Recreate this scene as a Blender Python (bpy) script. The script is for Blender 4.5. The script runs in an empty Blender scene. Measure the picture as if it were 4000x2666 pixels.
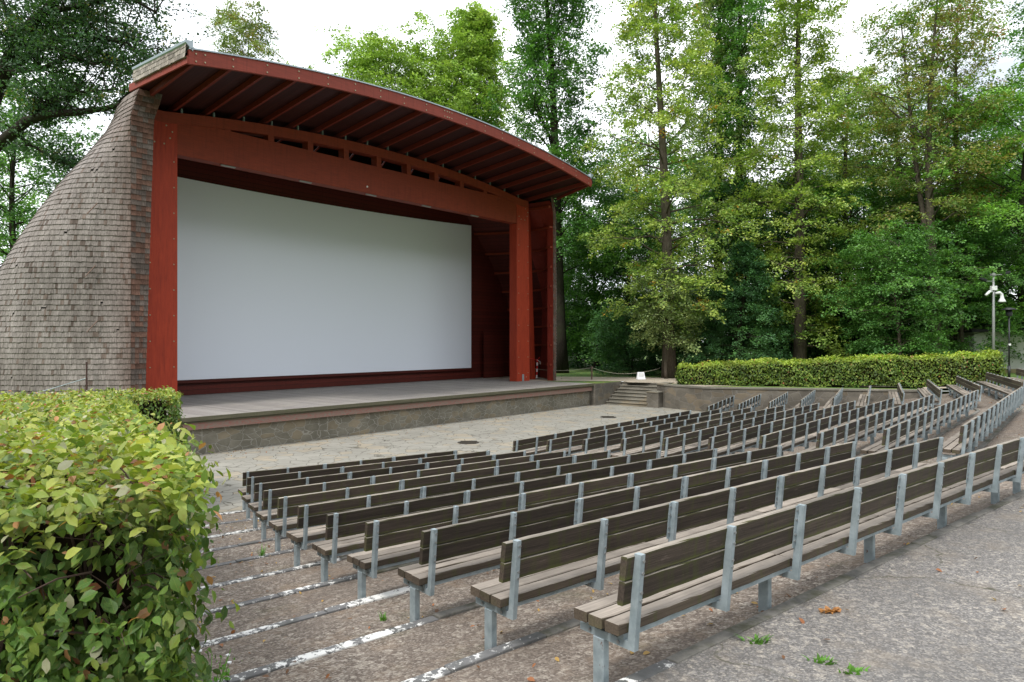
import bpy, math, random
import numpy as np
from mathutils import Vector, Matrix
random.seed(7); rng = np.random.default_rng(7)
SC = bpy.context.scene; COL = SC.collection
CAMZ = 3.72

# ------------------------------------------------------------------ materials
def mat(name):
    m = bpy.data.materials.new(name); m.use_nodes = True
    nt = m.node_tree; nt.nodes.clear()
    out = nt.nodes.new('ShaderNodeOutputMaterial')
    b = nt.nodes.new('ShaderNodeBsdfPrincipled')
    nt.links.new(b.outputs[0], out.inputs[0])
    return m, nt, b
def N(nt, t, **k):
    n = nt.nodes.new(t)
    for a, v in k.items():
        if a.startswith('i_'):
            key = a[2:]; key = int(key) if key.isdigit() else key.replace('_', ' ')
            n.inputs[key].default_value = v
        else: setattr(n, a, v)
    return n
def L(nt, a, b): nt.links.new(a, b)
def ramp(nt, fac, stops):
    r = N(nt, 'ShaderNodeValToRGB'); e = r.color_ramp.elements
    while len(e) < len(stops): e.new(.5)
    for q, (p, c) in zip(e, stops):
        q.position = p; q.color = (*c, 1) if len(c) == 3 else c
    if fac is not None: L(nt, fac, r.inputs[0])
    return r.outputs[0]
def mix(nt, f, a, b, mode='MIX'):
    n = N(nt, 'ShaderNodeMix', data_type='RGBA', blend_type=mode)
    for s, v in ((0, f), (6, a), (7, b)):
        if hasattr(v, 'is_output'): L(nt, v, n.inputs[s])
        elif s == 0: n.inputs[0].default_value = v
        else: n.inputs[s].default_value = (*v, 1)
    return n.outputs[2]
def noise(nt, vec, scale, detail=4, rough=.6, dist=0.):
    n = N(nt, 'ShaderNodeTexNoise', i_Scale=scale, i_Detail=detail, i_Roughness=rough, i_Distortion=dist)
    if vec is not None: L(nt, vec, n.inputs['Vector'])
    return n.outputs[0]
def coords(nt, kind='Object', scale=(1, 1, 1), rnd=False, loc=(0, 0, 0)):
    tc = N(nt, 'ShaderNodeTexCoord'); mp = N(nt, 'ShaderNodeMapping')
    mp.inputs['Scale'].default_value = scale; mp.inputs['Location'].default_value = loc
    src = tc.outputs[kind]
    if rnd:
        oi = N(nt, 'ShaderNodeObjectInfo'); ml = N(nt, 'ShaderNodeMath', operation='MULTIPLY', i_1=37.)
        L(nt, oi.outputs['Random'], ml.inputs[0])
        ad = N(nt, 'ShaderNodeVectorMath', operation='ADD')
        L(nt, src, ad.inputs[0]); L(nt, ml.outputs[0], ad.inputs[1]); src = ad.outputs[0]
    L(nt, src, mp.inputs[0]); return mp.outputs[0]
def math_(nt, op, a, b=None, clamp=False):
    n = N(nt, 'ShaderNodeMath', operation=op, use_clamp=clamp)
    for i, v in ((0, a), (1, b)):
        if v is None: continue
        if hasattr(v, 'is_output'): L(nt, v, n.inputs[i])
        else: n.inputs[i].default_value = v
    return n.outputs[0]
def bump(nt, b, h, strength=.4, dist=.01):
    n = N(nt, 'ShaderNodeBump', i_Strength=strength, i_Distance=dist)
    L(nt, h, n.inputs['Height']); L(nt, n.outputs[0], b.inputs['Normal'])
def simple(name, c, rough=.6, metal=0., spec=.3, var=.0):
    m, nt, b = mat(name)
    b.inputs['Roughness'].default_value = rough; b.inputs['Metallic'].default_value = metal
    b.inputs['Specular IOR Level'].default_value = spec
    if var:
        n = noise(nt, coords(nt), 3, 5)
        L(nt, mix(nt, n, tuple(x*(1-var) for x in c), tuple(min(1, x*(1+var)) for x in c)), b.inputs[0])
    else: b.inputs[0].default_value = (*c, 1)
    return m

M = {}
def wood_plank(name, dark, light, moss, topc=None, grain=(.6, 30, 30), edge=False):
    m, nt, b = mat(name)
    v = coords(nt, 'Object', grain, rnd=True)
    v2 = coords(nt, 'Object', (1, 1, 1), rnd=True)
    g = noise(nt, v, 2.2, 6, .65, .4)
    c = ramp(nt, g, [(.25, dark), (.75, light)])
    st = noise(nt, coords(nt, 'Object', (9, 1, 1.2), rnd=True), 1.5, 4, .6)
    ms = ramp(nt, st, [(.52, (0, 0, 0)), (.68, (1, 1, 1))])
    c = mix(nt, math_(nt, 'MULTIPLY', ms, .55), c, moss)
    if edge:
        so_ = N(nt, 'ShaderNodeSeparateXYZ'); L(nt, coords(nt), so_.inputs[0])
        e1 = ramp(nt, so_.outputs[2], [(.0, (1, 1, 1)), (.035, (0, 0, 0)), (.12, (0, 0, 0)), (.148, (.7, .7, .7))])
        c = mix(nt, math_(nt, 'MULTIPLY', e1, math_(nt, 'ADD', st, .1)), c, (.07, .085, .015))
        pal_ = noise(nt, coords(nt, 'Object', (2, 20, 14), rnd=True), 2.5, 5, .7)
        c = mix(nt, ramp(nt, pal_, [(.62, (0, 0, 0)), (.74, (.5, .5, .5))]), c, (.17, .13, .11))
    if topc:
        ge = N(nt, 'ShaderNodeNewGeometry'); sp = N(nt, 'ShaderNodeSeparateXYZ'); L(nt, ge.outputs['True Normal'], sp.inputs[0])
        up = math_(nt, 'GREATER_THAN', sp.outputs[2], .6)
        tc = ramp(nt, g, [(.2, tuple(x*.4 for x in topc)), (.45, topc), (.8, tuple(min(1, x*1.5) for x in topc))])
        blot = noise(nt, v2, 2.5, 4)
        tc = mix(nt, ramp(nt, blot, [(.35, (.75, .75, .75)), (.7, (0, 0, 0))]), tc, tuple(x*.62 for x in topc))
        c = mix(nt, up, c, tc)
    oi = N(nt, 'ShaderNodeObjectInfo')
    hs = N(nt, 'ShaderNodeHueSaturation'); L(nt, c, hs.inputs['Color'])
    L(nt, math_(nt, 'ADD', math_(nt, 'MULTIPLY', oi.outputs['Random'], .75), .6), hs.inputs['Value'])
    L(nt, hs.outputs[0], b.inputs[0]); b.inputs['Roughness'].default_value = .8
    b.inputs['Specular IOR Level'].default_value = .25
    bump(nt, b, g, .5, .006); return m
M['back_wood'] = wood_plank('weathered_back_wood', (.019, .0145, .011), (.078, .059, .046), (.05, .055, .015), (.22, .195, .165), edge=True)
M['seat_wood'] = wood_plank('weathered_seat_wood', (.035, .027, .02), (.11, .085, .062), (.06, .07, .018), (.23, .2, .17))

def galv():
    m, nt, b = mat('galvanised_steel')
    n = noise(nt, coords(nt, 'Object', (1, 1, 1), rnd=True), 9, 5)
    c = ramp(nt, n, [(.3, (.21, .26, .28)), (.7, (.36, .42, .45))])
    oi = N(nt, 'ShaderNodeObjectInfo')
    r2 = noise(nt, coords(nt, 'Object', (1, 1, .5), rnd=True), 22, 3)
    rust = math_(nt, 'MULTIPLY', ramp(nt, r2, [(.66, (0, 0, 0)), (.72, (1, 1, 1))]), math_(nt, 'GREATER_THAN', oi.outputs['Random'], .8))
    L(nt, mix(nt, rust, c, (.12, .045, .02)), b.inputs[0])
    b.inputs['Metallic'].default_value = .35; b.inputs['Roughness'].default_value = .5
    return m
M['galv'] = galv()
M['bolt'] = simple('bolt_steel', (.3, .31, .31), .4, .7)
M['brass'] = simple('pale_bolt', (.34, .29, .2), .45, .4)

def red_wood(name, c0, c1, sc=(1, 1, 1), boards=0., baxis=2):
    m, nt, b = mat(name)
    v = coords(nt, 'Object', sc); n = noise(nt, v, 3.5, 7, .62, .3)
    c = ramp(nt, n, [(.28, c0), (.72, c1)])
    sp0 = noise(nt, coords(nt, 'Object', (sc[0]*2, sc[1]*2, sc[2]*2)), 11, 3, .7)
    c = mix(nt, math_(nt, 'MULTIPLY', ramp(nt, sp0, [(.62, (0, 0, 0)), (.78, (1, 1, 1))]), .55), c, tuple(x*.35 for x in c0))
    low = noise(nt, coords(nt), .5, 3, .5)
    c = mix(nt, math_(nt, 'MULTIPLY', low, .5), c, tuple(x*.6 for x in c0))
    dr = noise(nt, coords(nt, 'Object', (5, 5, .35)), 2.2, 5, .65)
    c = mix(nt, math_(nt, 'MULTIPLY', ramp(nt, dr, [(.5, (0, 0, 0)), (.72, (1, 1, 1))]), .45), c, tuple(x*.45 for x in c0))
    h = n
    if boards:
        s = N(nt, 'ShaderNodeSeparateXYZ'); L(nt, coords(nt), s.inputs[0])
        fr = math_(nt, 'FRACT', math_(nt, 'DIVIDE', s.outputs[baxis], boards))
        gr = math_(nt, 'LESS_THAN', fr, .07)
        fl = math_(nt, 'FLOOR', math_(nt, 'DIVIDE', s.outputs[baxis], boards))
        wn = N(nt, 'ShaderNodeTexWhiteNoise', noise_dimensions='1D'); L(nt, fl, wn.inputs['W'])
        c = mix(nt, math_(nt, 'MULTIPLY', wn.outputs[0], .5), c, tuple(x*.5 for x in c0))
        c = mix(nt, gr, c, tuple(x*.15 for x in c0))
    L(nt, c, b.inputs[0]); b.inputs['Roughness'].default_value = .62; b.inputs['Specular IOR Level'].default_value = .3
    bump(nt, b, h, .25, .008); return m
M['red_post'] = red_wood('red_stained_post', (.3, .032, .013), (.46, .055, .02), (6, 6, .7))
M['red_beam'] = red_wood('red_stained_beam', (.19, .029, .012), (.32, .048, .018), (.5, 6, 7))
M['red_fascia'] = red_wood('red_stained_fascia', (.2, .035, .022), (.31, .052, .032), (.5, 6, 7))
M['red_rafter'] = red_wood('red_stained_rafter', (.15, .022, .014), (.22, .03, .018), (6, .5, 7))
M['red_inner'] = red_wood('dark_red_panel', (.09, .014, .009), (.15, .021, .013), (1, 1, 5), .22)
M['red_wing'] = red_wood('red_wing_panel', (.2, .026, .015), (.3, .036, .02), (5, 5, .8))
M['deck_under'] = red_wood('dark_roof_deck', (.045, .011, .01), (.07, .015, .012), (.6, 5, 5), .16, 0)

def shingle():
    m, nt, b = mat('weathered_wood_shingle')
    at = N(nt, 'ShaderNodeAttribute', attribute_name='col')
    v = coords(nt, 'Object', (9, 9, .9)); n = noise(nt, v, 4, 8, .75)
    c = mix(nt, 1., at.outputs[0], ramp(nt, n, [(.3, (.4, .37, .35)), (.7, (1.5, 1.5, 1.5))]), 'MULTIPLY')
    ws_ = noise(nt, coords(nt, 'Object', (1.2, 1.2, .25)), 1.1, 5, .65); c = mix(nt, 1., c, ramp(nt, ws_, [(.35, (.72, .7, .68)), (.65, (1.15, 1.15, 1.15))]), 'MULTIPLY')
    L(nt, c, b.inputs[0]); b.inputs['Roughness'].default_value = .85; b.inputs['Specular IOR Level'].default_value = .2
    bump(nt, b, n, .6, .008); return m
M['shingle'] = shingle()

def aggregate(name, c0, c1, c2, peb=60, green=0., scale=1.):
    m, nt, b = mat(name)
    v = coords(nt, 'Object')
    vo = N(nt, 'ShaderNodeTexVoronoi', i_Scale=peb); L(nt, v, vo.inputs['Vector'])
    sv = N(nt, 'ShaderNodeSeparateColor'); L(nt, vo.outputs['Color'], sv.inputs[0])
    c = ramp(nt, sv.outputs[0], [(0, c0), (.5, c1), (.86, c2), (.93, (.5, .46, .4))])
    vo2 = N(nt, 'ShaderNodeTexVoronoi', i_Scale=peb*.33); L(nt, v, vo2.inputs['Vector'])
    sv2 = N(nt, 'ShaderNodeSeparateColor'); L(nt, vo2.outputs['Color'], sv2.inputs[0])
    c = mix(nt, .45, c, ramp(nt, sv2.outputs[1], [(.0, c0), (.8, c1), (.95, (.42, .38, .32))]))
    big = noise(nt, v, .55, 5, .65)
    c = mix(nt, ramp(nt, big, [(.35, (.6, .6, .6)), (.68, (0, 0, 0))]), c, tuple(x*.62 for x in c1))
    bl = noise(nt, v, 2.3, 6, .7)
    c = mix(nt, math_(nt, 'MULTIPLY', ramp(nt, bl, [(.5, (0, 0, 0)), (.72, (1, 1, 1))]), .5), c, (c1[0]*1.25, c1[1]*1.1, c1[2]*.9))
    if green:
        g = noise(nt, v, 1.3, 6, .7)
        c = mix(nt, math_(nt, 'MULTIPLY', ramp(nt, g, [(.56, (0, 0, 0)), (.7, (1, 1, 1))]), green), c, (.05, .055, .02))
    if name == 'worn_grey_path':
        wv = N(nt, 'ShaderNodeTexNoise', i_Scale=2.5, i_Detail=5); L(nt, v, wv.inputs[0])
        av = N(nt, 'ShaderNodeMix', data_type='RGBA', blend_type='LINEAR_LIGHT'); av.inputs[0].default_value = .22; L(nt, v, av.inputs[6]); L(nt, wv.outputs['Color'], av.inputs[7])
        ck = N(nt, 'ShaderNodeTexVoronoi', feature='DISTANCE_TO_EDGE', i_Scale=.42); L(nt, av.outputs[2], ck.inputs['Vector'])
        c = mix(nt, math_(nt, 'MULTIPLY', ramp(nt, ck.outputs[0], [(.002, (1, 1, 1)), (.006, (0, 0, 0))]), ramp(nt, bl, [(.45, (0, 0, 0)), (.6, (.9, .9, .9))])), c, (.05, .05, .03))
    L(nt, c, b.inputs[0]); b.inputs['Roughness'].default_value = .9; b.inputs['Specular IOR Level'].default_value = .2
    hh = math_(nt, 'ADD', math_(nt, 'MULTIPLY', vo.outputs['Distance'], -1.), math_(nt, 'MULTIPLY', vo2.outputs['Distance'], -.8))
    bump(nt, b, hh, .55, .012); return m
M['tread'] = aggregate('exposed_aggregate', (.06, .047, .039), (.175, .143, .12), (.36, .32, .27), 60, .35)
M['asphalt'] = aggregate('worn_grey_path', (.085, .08, .077), (.17, .162, .155), (.36, .345, .33), 80, .1)
M['gravel'] = aggregate('gravel_path', (.28, .24, .19), (.4, .35, .28), (.5, .45, .38), 20, .0)

def kerbm(name, paint):
    m, nt, b = mat(name); v = coords(nt, 'Object')
    n = noise(nt, v, 6, 6, .7)
    c = ramp(nt, n, [(.3, (.07, .068, .062)), (.7, (.19, .18, .16))])
    g = noise(nt, v, 1.7, 5, .7)
    c = mix(nt, ramp(nt, g, [(.5, (0, 0, 0)), (.62, (.8, .8, .8))]), c, (.045, .045, .02))
    if paint:
        p = noise(nt, v, 13, 6, .75); q = noise(nt, v, 1.1, 3, .6)
        pm = ramp(nt, math_(nt, 'ADD', p, math_(nt, 'MULTIPLY', q, .7)), [(.86, (0, 0, 0)), (.9, (1, 1, 1))])
        c = mix(nt, pm, mix(nt, .5, c, (.1, .105, .12)), (.62, .62, .6))
    L(nt, c, b.inputs[0]); b.inputs['Roughness'].default_value = .85; bump(nt, b, n, .5, .01); return m
M['kerb'] = kerbm('mossy_kerb', False); M['kerb_paint'] = kerbm('chipped_white_kerb', True)

def stonewall(name, c0, c1, mortar, scale=2.6, joint=.035, flat=False, zs=1.6):
    m, nt, b = mat(name)
    v = coords(nt, 'Object', (1, 1, 1) if flat else (1, 1, zs))
    w = N(nt, 'ShaderNodeTexNoise', i_Scale=1.6, i_Detail=3); L(nt, v, w.inputs[0])
    ad = N(nt, 'ShaderNodeMix', data_type='RGBA', blend_type='LINEAR_LIGHT'); ad.inputs[0].default_value = .16
    L(nt, v, ad.inputs[6]); L(nt, w.outputs['Color'], ad.inputs[7]); vv = ad.outputs[2]
    a = N(nt, 'ShaderNodeTexVoronoi', feature='DISTANCE_TO_EDGE', i_Scale=scale); L(nt, vv, a.inputs['Vector'])
    k = N(nt, 'ShaderNodeTexVoronoi', i_Scale=scale); L(nt, vv, k.inputs['Vector'])
    s = N(nt, 'ShaderNodeSeparateColor'); L(nt, k.outputs['Color'], s.inputs[0])
    n = noise(nt, v, 9, 6, .7); big = noise(nt, v, .7, 4, .6)
    c = ramp(nt, s.outputs[0], [(0, c0), (1, c1)])
    c = mix(nt, .5, c, mix(nt, n, tuple(x*.55 for x in c0), tuple(x*1.2 for x in c1)))
    if flat: c = mix(nt, .55, c, tuple((x+y)/2 for x, y in zip(c0, c1)))
    warm = math_(nt, 'GREATER_THAN', s.outputs[1], .82)
    c = mix(nt, math_(nt, 'MULTIPLY', warm, .4), c, (c1[0]*1.15, c1[1]*.95, c1[2]*.7))
    c = mix(nt, ramp(nt, big, [(.4, (.55, .55, .55) if not flat else (.3, .3, .3)), (.62, (0, 0, 0))]), c, tuple(x*.6 for x in c0))
    j = ramp(nt, a.outputs[0], [(joint*.5, (1, 1, 1)), (joint, (0, 0, 0))])
    if flat:
        nj = noise(nt, v, 1.1, 3, .6)
        j = math_(nt, 'MULTIPLY', j, ramp(nt, nj, [(.3, (.25, .25, .25)), (.6, (1, 1, 1))]))
    c = mix(nt, j, c, mortar)
    L(nt, c, b.inputs[0]); b.inputs['Roughness'].default_value = .9; b.inputs['Specular IOR Level'].default_value = .2
    h = math_(nt, 'ADD', math_(nt, 'MULTIPLY', math_(nt, 'MINIMUM', a.outputs[0], joint*2), 8.), math_(nt, 'MULTIPLY', n, .3))
    bump(nt, b, h, .6, .03 if not flat else .012); return m
M['stone'] = stonewall('rubble_stone_wall', (.16, .148, .115), (.26, .24, .195), (.27, .255, .22))
M['stone_dark'] = stonewall('dark_rubble_wall', (.1, .09, .075), (.2, .182, .15), (.15, .14, .125), 1.9, .025)
M['flag'] = stonewall('crazy_paving', (.235, .228, .2), (.3, .29, .255), (.07, .065, .05), 2.2, .028, True)
M['concrete'] = stonewall('worn_concrete', (.15, .14, .115), (.23, .215, .18), (.2, .19, .16), .7, .002)
def edge_mat():
    m, nt, b = mat('red_painted_ledge'); n = noise(nt, coords(nt, 'Object', (2, 2, 6)), 4, 6, .75)
    L(nt, ramp(nt, n, [(.36, (.3, .11, .09)), (.5, (.25, .16, .13)), (.66, (.22, .2, .165))]), b.inputs[0]); b.inputs['Roughness'].default_value = .85; return m
M['ledge'] = edge_mat()
def deck():
    m, nt, b = mat('grey_stage_boards')
    s = N(nt, 'ShaderNodeSeparateXYZ'); v = coords(nt); L(nt, v, s.inputs[0])
    q = math_(nt, 'DIVIDE', s.outputs[0], .145); fr = math_(nt, 'FRACT', q); fl = math_(nt, 'FLOOR', q)
    wn = N(nt, 'ShaderNodeTexWhiteNoise', noise_dimensions='1D'); L(nt, fl, wn.inputs['W'])
    n = noise(nt, coords(nt, 'Object', (8, .7, 8)), 3, 6, .7)
    c = mix(nt, n, (.19, .175, .165), (.33, .31, .29))
    c = mix(nt, math_(nt, 'MULTIPLY', wn.outputs[0], .55), c, (.11, .095, .09))
    c = mix(nt, math_(nt, 'MULTIPLY', math_(nt, 'LESS_THAN', fr, .09), .8), c, (.03, .025, .02))
    bl = noise(nt, v, .8, 5, .6); c = mix(nt, ramp(nt, bl, [(.5, (0, 0, 0)), (.75, (.7, .7, .7))]), c, (.28, .26, .22))
    L(nt, c, b.inputs[0]); b.inputs['Roughness'].default_value = .8; return m
M['deck'] = deck()
M['deck_edge'] = wood_plank('mossy_deck_edge', (.03, .028, .018), (.13, .12, .08), (.05, .06, .02), (.2, .19, .16))
M['zinc'] = simple('zinc_flashing', (.33, .38, .42), .4, .5)
M['felt'] = simple('roof_felt', (.03, .03, .035), .9)
M['screen'] = simple('matte_screen_cloth', (.82, .87, .97), .95, 0, .1)
M['white'] = simple('white_paint', (.72, .73, .74), .5)
M['sign'] = simple('white_sign_board', (.75, .77, .8), .6)
M['grey_text'] = simple('grey_print', (.3, .31, .32), .7)
M['tape_red'] = simple('tape_red', (.6, .02, .02), .5); M['tape_white'] = simple('tape_white', (.8, .8, .8), .5)
M['dark_metal'] = simple('dark_lamp_metal', (.04, .042, .045), .45, .5)
M['pole'] = simple('grey_pole', (.3, .31, .31), .5, .3, .3, .2)
M['rustpole'] = simple('rusty_rod', (.07, .04, .035), .7, .3)
M['rope'] = simple('pale_rope', (.4, .38, .3), .9)
M['oldwood'] = simple('old_stake_wood', (.16, .11, .09), .9, 0, .2, .3)
M['plaster'] = simple('pale_plaster', (.55, .55, .54), .9, 0, .2, .08)
M['plinth'] = simple('stained_plinth', (.25, .22, .12), .9, 0, .2, .2)
M['redtile'] = simple('red_roof_tile', (.36, .1, .07), .8, 0, .2, .2)
M['glass'] = simple('dark_glass', (.03, .035, .04), .15, 0, .6)
M['grate'] = simple('dark_grate', (.045, .04, .032), .8, .2, .3, .3)
M['soil'] = simple('bare_soil', (.07, .055, .035), .95, 0, .1, .3)
M['deadleaf'] = simple('dry_brown_leaf', (.35, .13, .045), .8, 0, .2, .4)

def grass_m():
    m, nt, b = mat('mown_grass'); v = coords(nt)
    n = noise(nt, v, 25, 5, .7); g = noise(nt, v, .35, 4, .6)
    c = ramp(nt, n, [(.3, (.035, .085, .015)), (.7, (.1, .2, .03))])
    c = mix(nt, ramp(nt, g, [(.45, (0, 0, 0)), (.7, (.8, .8, .8))]), c, (.16, .19, .04))
    sp = N(nt, 'ShaderNodeTexVoronoi', i_Scale=2.6); L(nt, v, sp.inputs['Vector'])
    c = mix(nt, math_(nt, 'LESS_THAN', sp.outputs['Distance'], .16), c, (.4, .33, .06))
    L(nt, c, b.inputs[0]); b.inputs['Roughness'].default_value = .9; bump(nt, b, n, .8, .05); return m
M['grass'] = grass_m()

def leaf_m(name, veins=False, trans=.32, rough=.5, gain=1.):
    m = bpy.data.materials.new(name); m.use_nodes = True; nt = m.node_tree; nt.nodes.clear()
    out = N(nt, 'ShaderNodeOutputMaterial')
    at = N(nt, 'ShaderNodeAttribute', attribute_name='col'); c = at.outputs[0]
    bb = N(nt, 'ShaderNodeBsdfPrincipled'); bb.inputs['Roughness'].default_value = rough
    bb.inputs['Specular IOR Level'].default_value = .35
    if veins:
        uv = N(nt, 'ShaderNodeUVMap'); s = N(nt, 'ShaderNodeSeparateXYZ'); L(nt, uv.outputs[0], s.inputs[0])
        ax = math_(nt, 'ABSOLUTE', s.outputs[0])
        q = math_(nt, 'SUBTRACT', math_(nt, 'MULTIPLY', s.outputs[1], 11.), math_(nt, 'MULTIPLY', ax, 4.))
        fr = math_(nt, 'PINGPONG', q, .5)
        mid = math_(nt, 'LESS_THAN', ax, .05)
        vv = math_(nt, 'MAXIMUM', math_(nt, 'LESS_THAN', fr, .1), mid)
        blot = noise(nt, coords(nt), 60, 3, .7)
        c = mix(nt, math_(nt, 'MULTIPLY', ramp(nt, blot, [(.56, (0, 0, 0)), (.7, (1, 1, 1))]), .4), c, (.22, .1, .03))
        c2 = mix(nt, math_(nt, 'MULTIPLY', vv, .45), c, mix(nt, .5, c, (.3, .36, .1)))
        c = c2; bn = N(nt, 'ShaderNodeBump', i_Strength=.7, i_Distance=.003)
        L(nt, fr, bn.inputs['Height']); L(nt, bn.outputs[0], bb.inputs['Normal'])
    L(nt, c, bb.inputs[0])
    tr = N(nt, 'ShaderNodeBsdfTranslucent')
    L(nt, mix(nt, 1., c, (1.25, 1.3, .6), 'MULTIPLY'), tr.inputs[0])
    ms = N(nt, 'ShaderNodeMixShader'); ms.inputs[0].default_value = trans
    L(nt, bb.outputs[0], ms.inputs[1]); L(nt, tr.outputs[0], ms.inputs[2]); L(nt, ms.outputs[0], out.inputs[0])
    return m
M['leaf'] = leaf_m('tree_leaf'); M['hleaf'] = leaf_m('hornbeam_leaf', True, .3, .42)
def bark(name, c0, c1, g=.3):
    m, nt, b = mat(name); n = noise(nt, coords(nt, 'Object', (5, 5, 1.2)), 3, 6, .7)
    c = ramp(nt, n, [(.3, c0), (.7, c1)])
    gg = noise(nt, coords(nt), .7, 4)
    c = mix(nt, math_(nt, 'MULTIPLY', ramp(nt, gg, [(.45, (0, 0, 0)), (.65, (1, 1, 1))]), g), c, (.04, .06, .02))
    L(nt, c, b.inputs[0]); b.inputs['Roughness'].default_value = .95; b.inputs['Specular IOR Level'].default_value = .1; bump(nt, b, n, .8, .04); return m
M['bark'] = bark('grey_brown_bark', (.05, .04, .03), (.15, .125, .1))
M['bark_dark'] = bark('dark_bark', (.014, .012, .01), (.045, .038, .03))
M['twig'] = simple('brown_twig', (.07, .045, .035), .9)

# ------------------------------------------------------------------ object helpers
class MB:
    def __init__(s): s.v = []; s.f = []; s.m = []; s.c = []
    def add(s, vs, fs, mi=0, col=None):
        o = len(s.v); s.v += [tuple(p) for p in vs]
        for f in fs: s.f.append([o+i for i in f]); s.m.append(mi); s.c.append(col)
    def box(s, a, b, mi=0, R=None, off=(0, 0, 0)):
        x0, y0, z0 = a; x1, y1, z1 = b
        vs = [(x0,y0,z0),(x1,y0,z0),(x1,y1,z0),(x0,y1,z0),(x0,y0,z1),(x1,y0,z1),(x1,y1,z1),(x0,y1,z1)]
        if R is not None: vs = [tuple(R @ Vector(p) + Vector(off)) for p in vs]
        s.add(vs, [(0,3,2,1),(4,5,6,7),(0,1,5,4),(1,2,6,5),(2,3,7,6),(3,0,4,7)], mi)
    def prism(s, poly, ax, t0, t1, mi=0):
        # poly: list of 2-D points, extruded along axis ax
        def P(p, t):
            q = list(p); q.insert(ax, t); return tuple(q)
        n = len(poly); vs = [P(p, t0) for p in poly]+[P(p, t1) for p in poly]
        s.add(vs, [list(range(n))[::-1], list(range(n, 2*n))]+[[i, (i+1) % n, n+(i+1) % n, n+i] for i in range(n)], mi)
    def tube(s, pts, rad, n=8, mi=0, cap=True):
        pts = [Vector(p) for p in pts]; rings = []
        for i, p in enumerate(pts):
            d = (pts[min(i+1, len(pts)-1)]-pts[max(i-1, 0)])
            d = d.normalized() if d.length > 1e-9 else Vector((0, 0, 1))
            a = d.orthogonal().normalized() if i == 0 else (pa - d*pa.dot(d)).normalized()
            pa = a; bvec = d.cross(a); r = rad[i] if hasattr(rad, '__len__') else rad
            rings.append([tuple(p + (a*math.cos(t)+bvec*math.sin(t))*r) for t in [2*math.pi*k/n for k in range(n)]])
        vs = [q for r in rings for q in r]; fs = []
        for i in range(len(pts)-1):
            for k in range(n): fs.append((i*n+k, i*n+(k+1) % n, (i+1)*n+(k+1) % n, (i+1)*n+k))
        if cap: fs.append(tuple(range(n))[::-1]); fs.append(tuple(range((len(pts)-1)*n, len(pts)*n)))
        s.add(vs, fs, mi)
    def mesh(s, name, mats, smooth=False):
        me = bpy.data.meshes.new(name); me.from_pydata(s.v, [], s.f)
        for q in (mats if isinstance(mats, (list, tuple)) else [mats]): me.materials.append(q)
        if any(s.m): me.polygons.foreach_set('material_index', s.m)
        if smooth: me.polygons.foreach_set('use_smooth', [True]*len(me.polygons))
        me.update(); return me
    def build(s, name, mats, parent=None, smooth=False, bevel=0):
        o = link(name, s.mesh(name, mats, smooth), parent)
        if bevel:
            b = o.modifiers.new('bevel', 'BEVEL'); b.width = bevel; b.segments = 2; b.limit_method = 'ANGLE'
        return o
def link(name, me, parent=None):
    o = bpy.data.objects.new(name, me); COL.objects.link(o)
    if parent: o.parent = parent
    return o
def tag(o, label=None, cat=None, group=None, kind=None):
    for k, v in (('label', label), ('category', cat), ('group', group), ('kind', kind)):
        if v: o[k] = v
    return o
def empty(name, loc, rz=0, **k):
    o = bpy.data.objects.new(name, None); COL.objects.link(o); o.location = loc; o.rotation_euler = (0, 0, rz)
    o.empty_display_size = .1; return tag(o, **k)
def struct(name, mb, mats, **k): return tag(mb.build(name, mats, **k), kind='structure')
def bevmesh(me, w):
    import bmesh
    bm = bmesh.new(); bm.from_mesh(me)
    bmesh.ops.bevel(bm, geom=bm.edges[:], offset=w, segments=1, affect='EDGES'); bm.to_mesh(me); bm.free(); return me
def npmesh(name, V, F, cols, mat_, uv=None, smooth=False):
    """V (n,3), F (m,k) uniform polygons, cols (m,3) per face"""
    me = bpy.data.meshes.new(name); n, k = len(V), F.shape[1]; m = len(F)
    me.vertices.add(n); me.vertices.foreach_set('co', np.ascontiguousarray(V, dtype=np.float32).ravel())
    me.loops.add(m*k); me.loops.foreach_set('vertex_index', F.astype(np.int32).ravel())
    me.polygons.add(m); me.polygons.foreach_set('loop_start', np.arange(0, m*k, k, dtype=np.int32))
    me.update(calc_edges=True)
    if cols is not None:
        a = me.attributes.new('col', 'FLOAT_COLOR', 'FACE')
        a.data.foreach_set('color', np.c_[cols, np.ones(m)].astype(np.float32).ravel())
    if uv is not None:
        u = me.uv_layers.new(name='UVMap'); u.data.foreach_set('uv', uv.astype(np.float32).ravel())
    if smooth: me.polygons.foreach_set('use_smooth', np.ones(m, dtype=bool))
    me.materials.append(mat_); me.validate(); return me

# ------------------------------------------------------------------ seating geometry (metres, camera at origin looking along +Y)
HB = [2.79, 2.68, 2.57, 2.45, 2.32, 2.19, 2.04, 1.86, 1.669, 1.482, 1.287]
T = [CAMZ-h-.862 for h in HB]
AL = [(-5.65,14.89),(-5.12,13.74),(-4.55,12.6),(-3.99,11.48),(-3.38,10.38),(-2.75,9.3),(-2.09,8.25),(-1.41,7.21),(-.70,6.19),(.03,5.19),(.765,4.22)]
AR = [(-1.44,17.78),(-.58,17.05),(.29,16.3),(1.17,15.54),(2.05,14.76),(2.95,13.98),(3.85,13.19),(4.76,12.38),(5.68,11.57),(6.61,10.74),(7.55,9.91)]
BL = [(.14,19.61),(1.05,18.94),(1.95,18.24),(2.84,17.51),(3.72,16.73),(4.59,15.92),(5.46,15.07),(6.31,14.18),(7.16,13.26),(8.0,12.29),(8.83,11.29)]
BR = [(7.18,28.03),(8.25,27.58),(9.32,27.11),(10.4,26.61),(11.48,26.09),(12.57,25.54),(13.67,24.96),(14.76,24.37),(15.87,23.74),(16.98,23.1),(18.09,22.43)]
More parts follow.
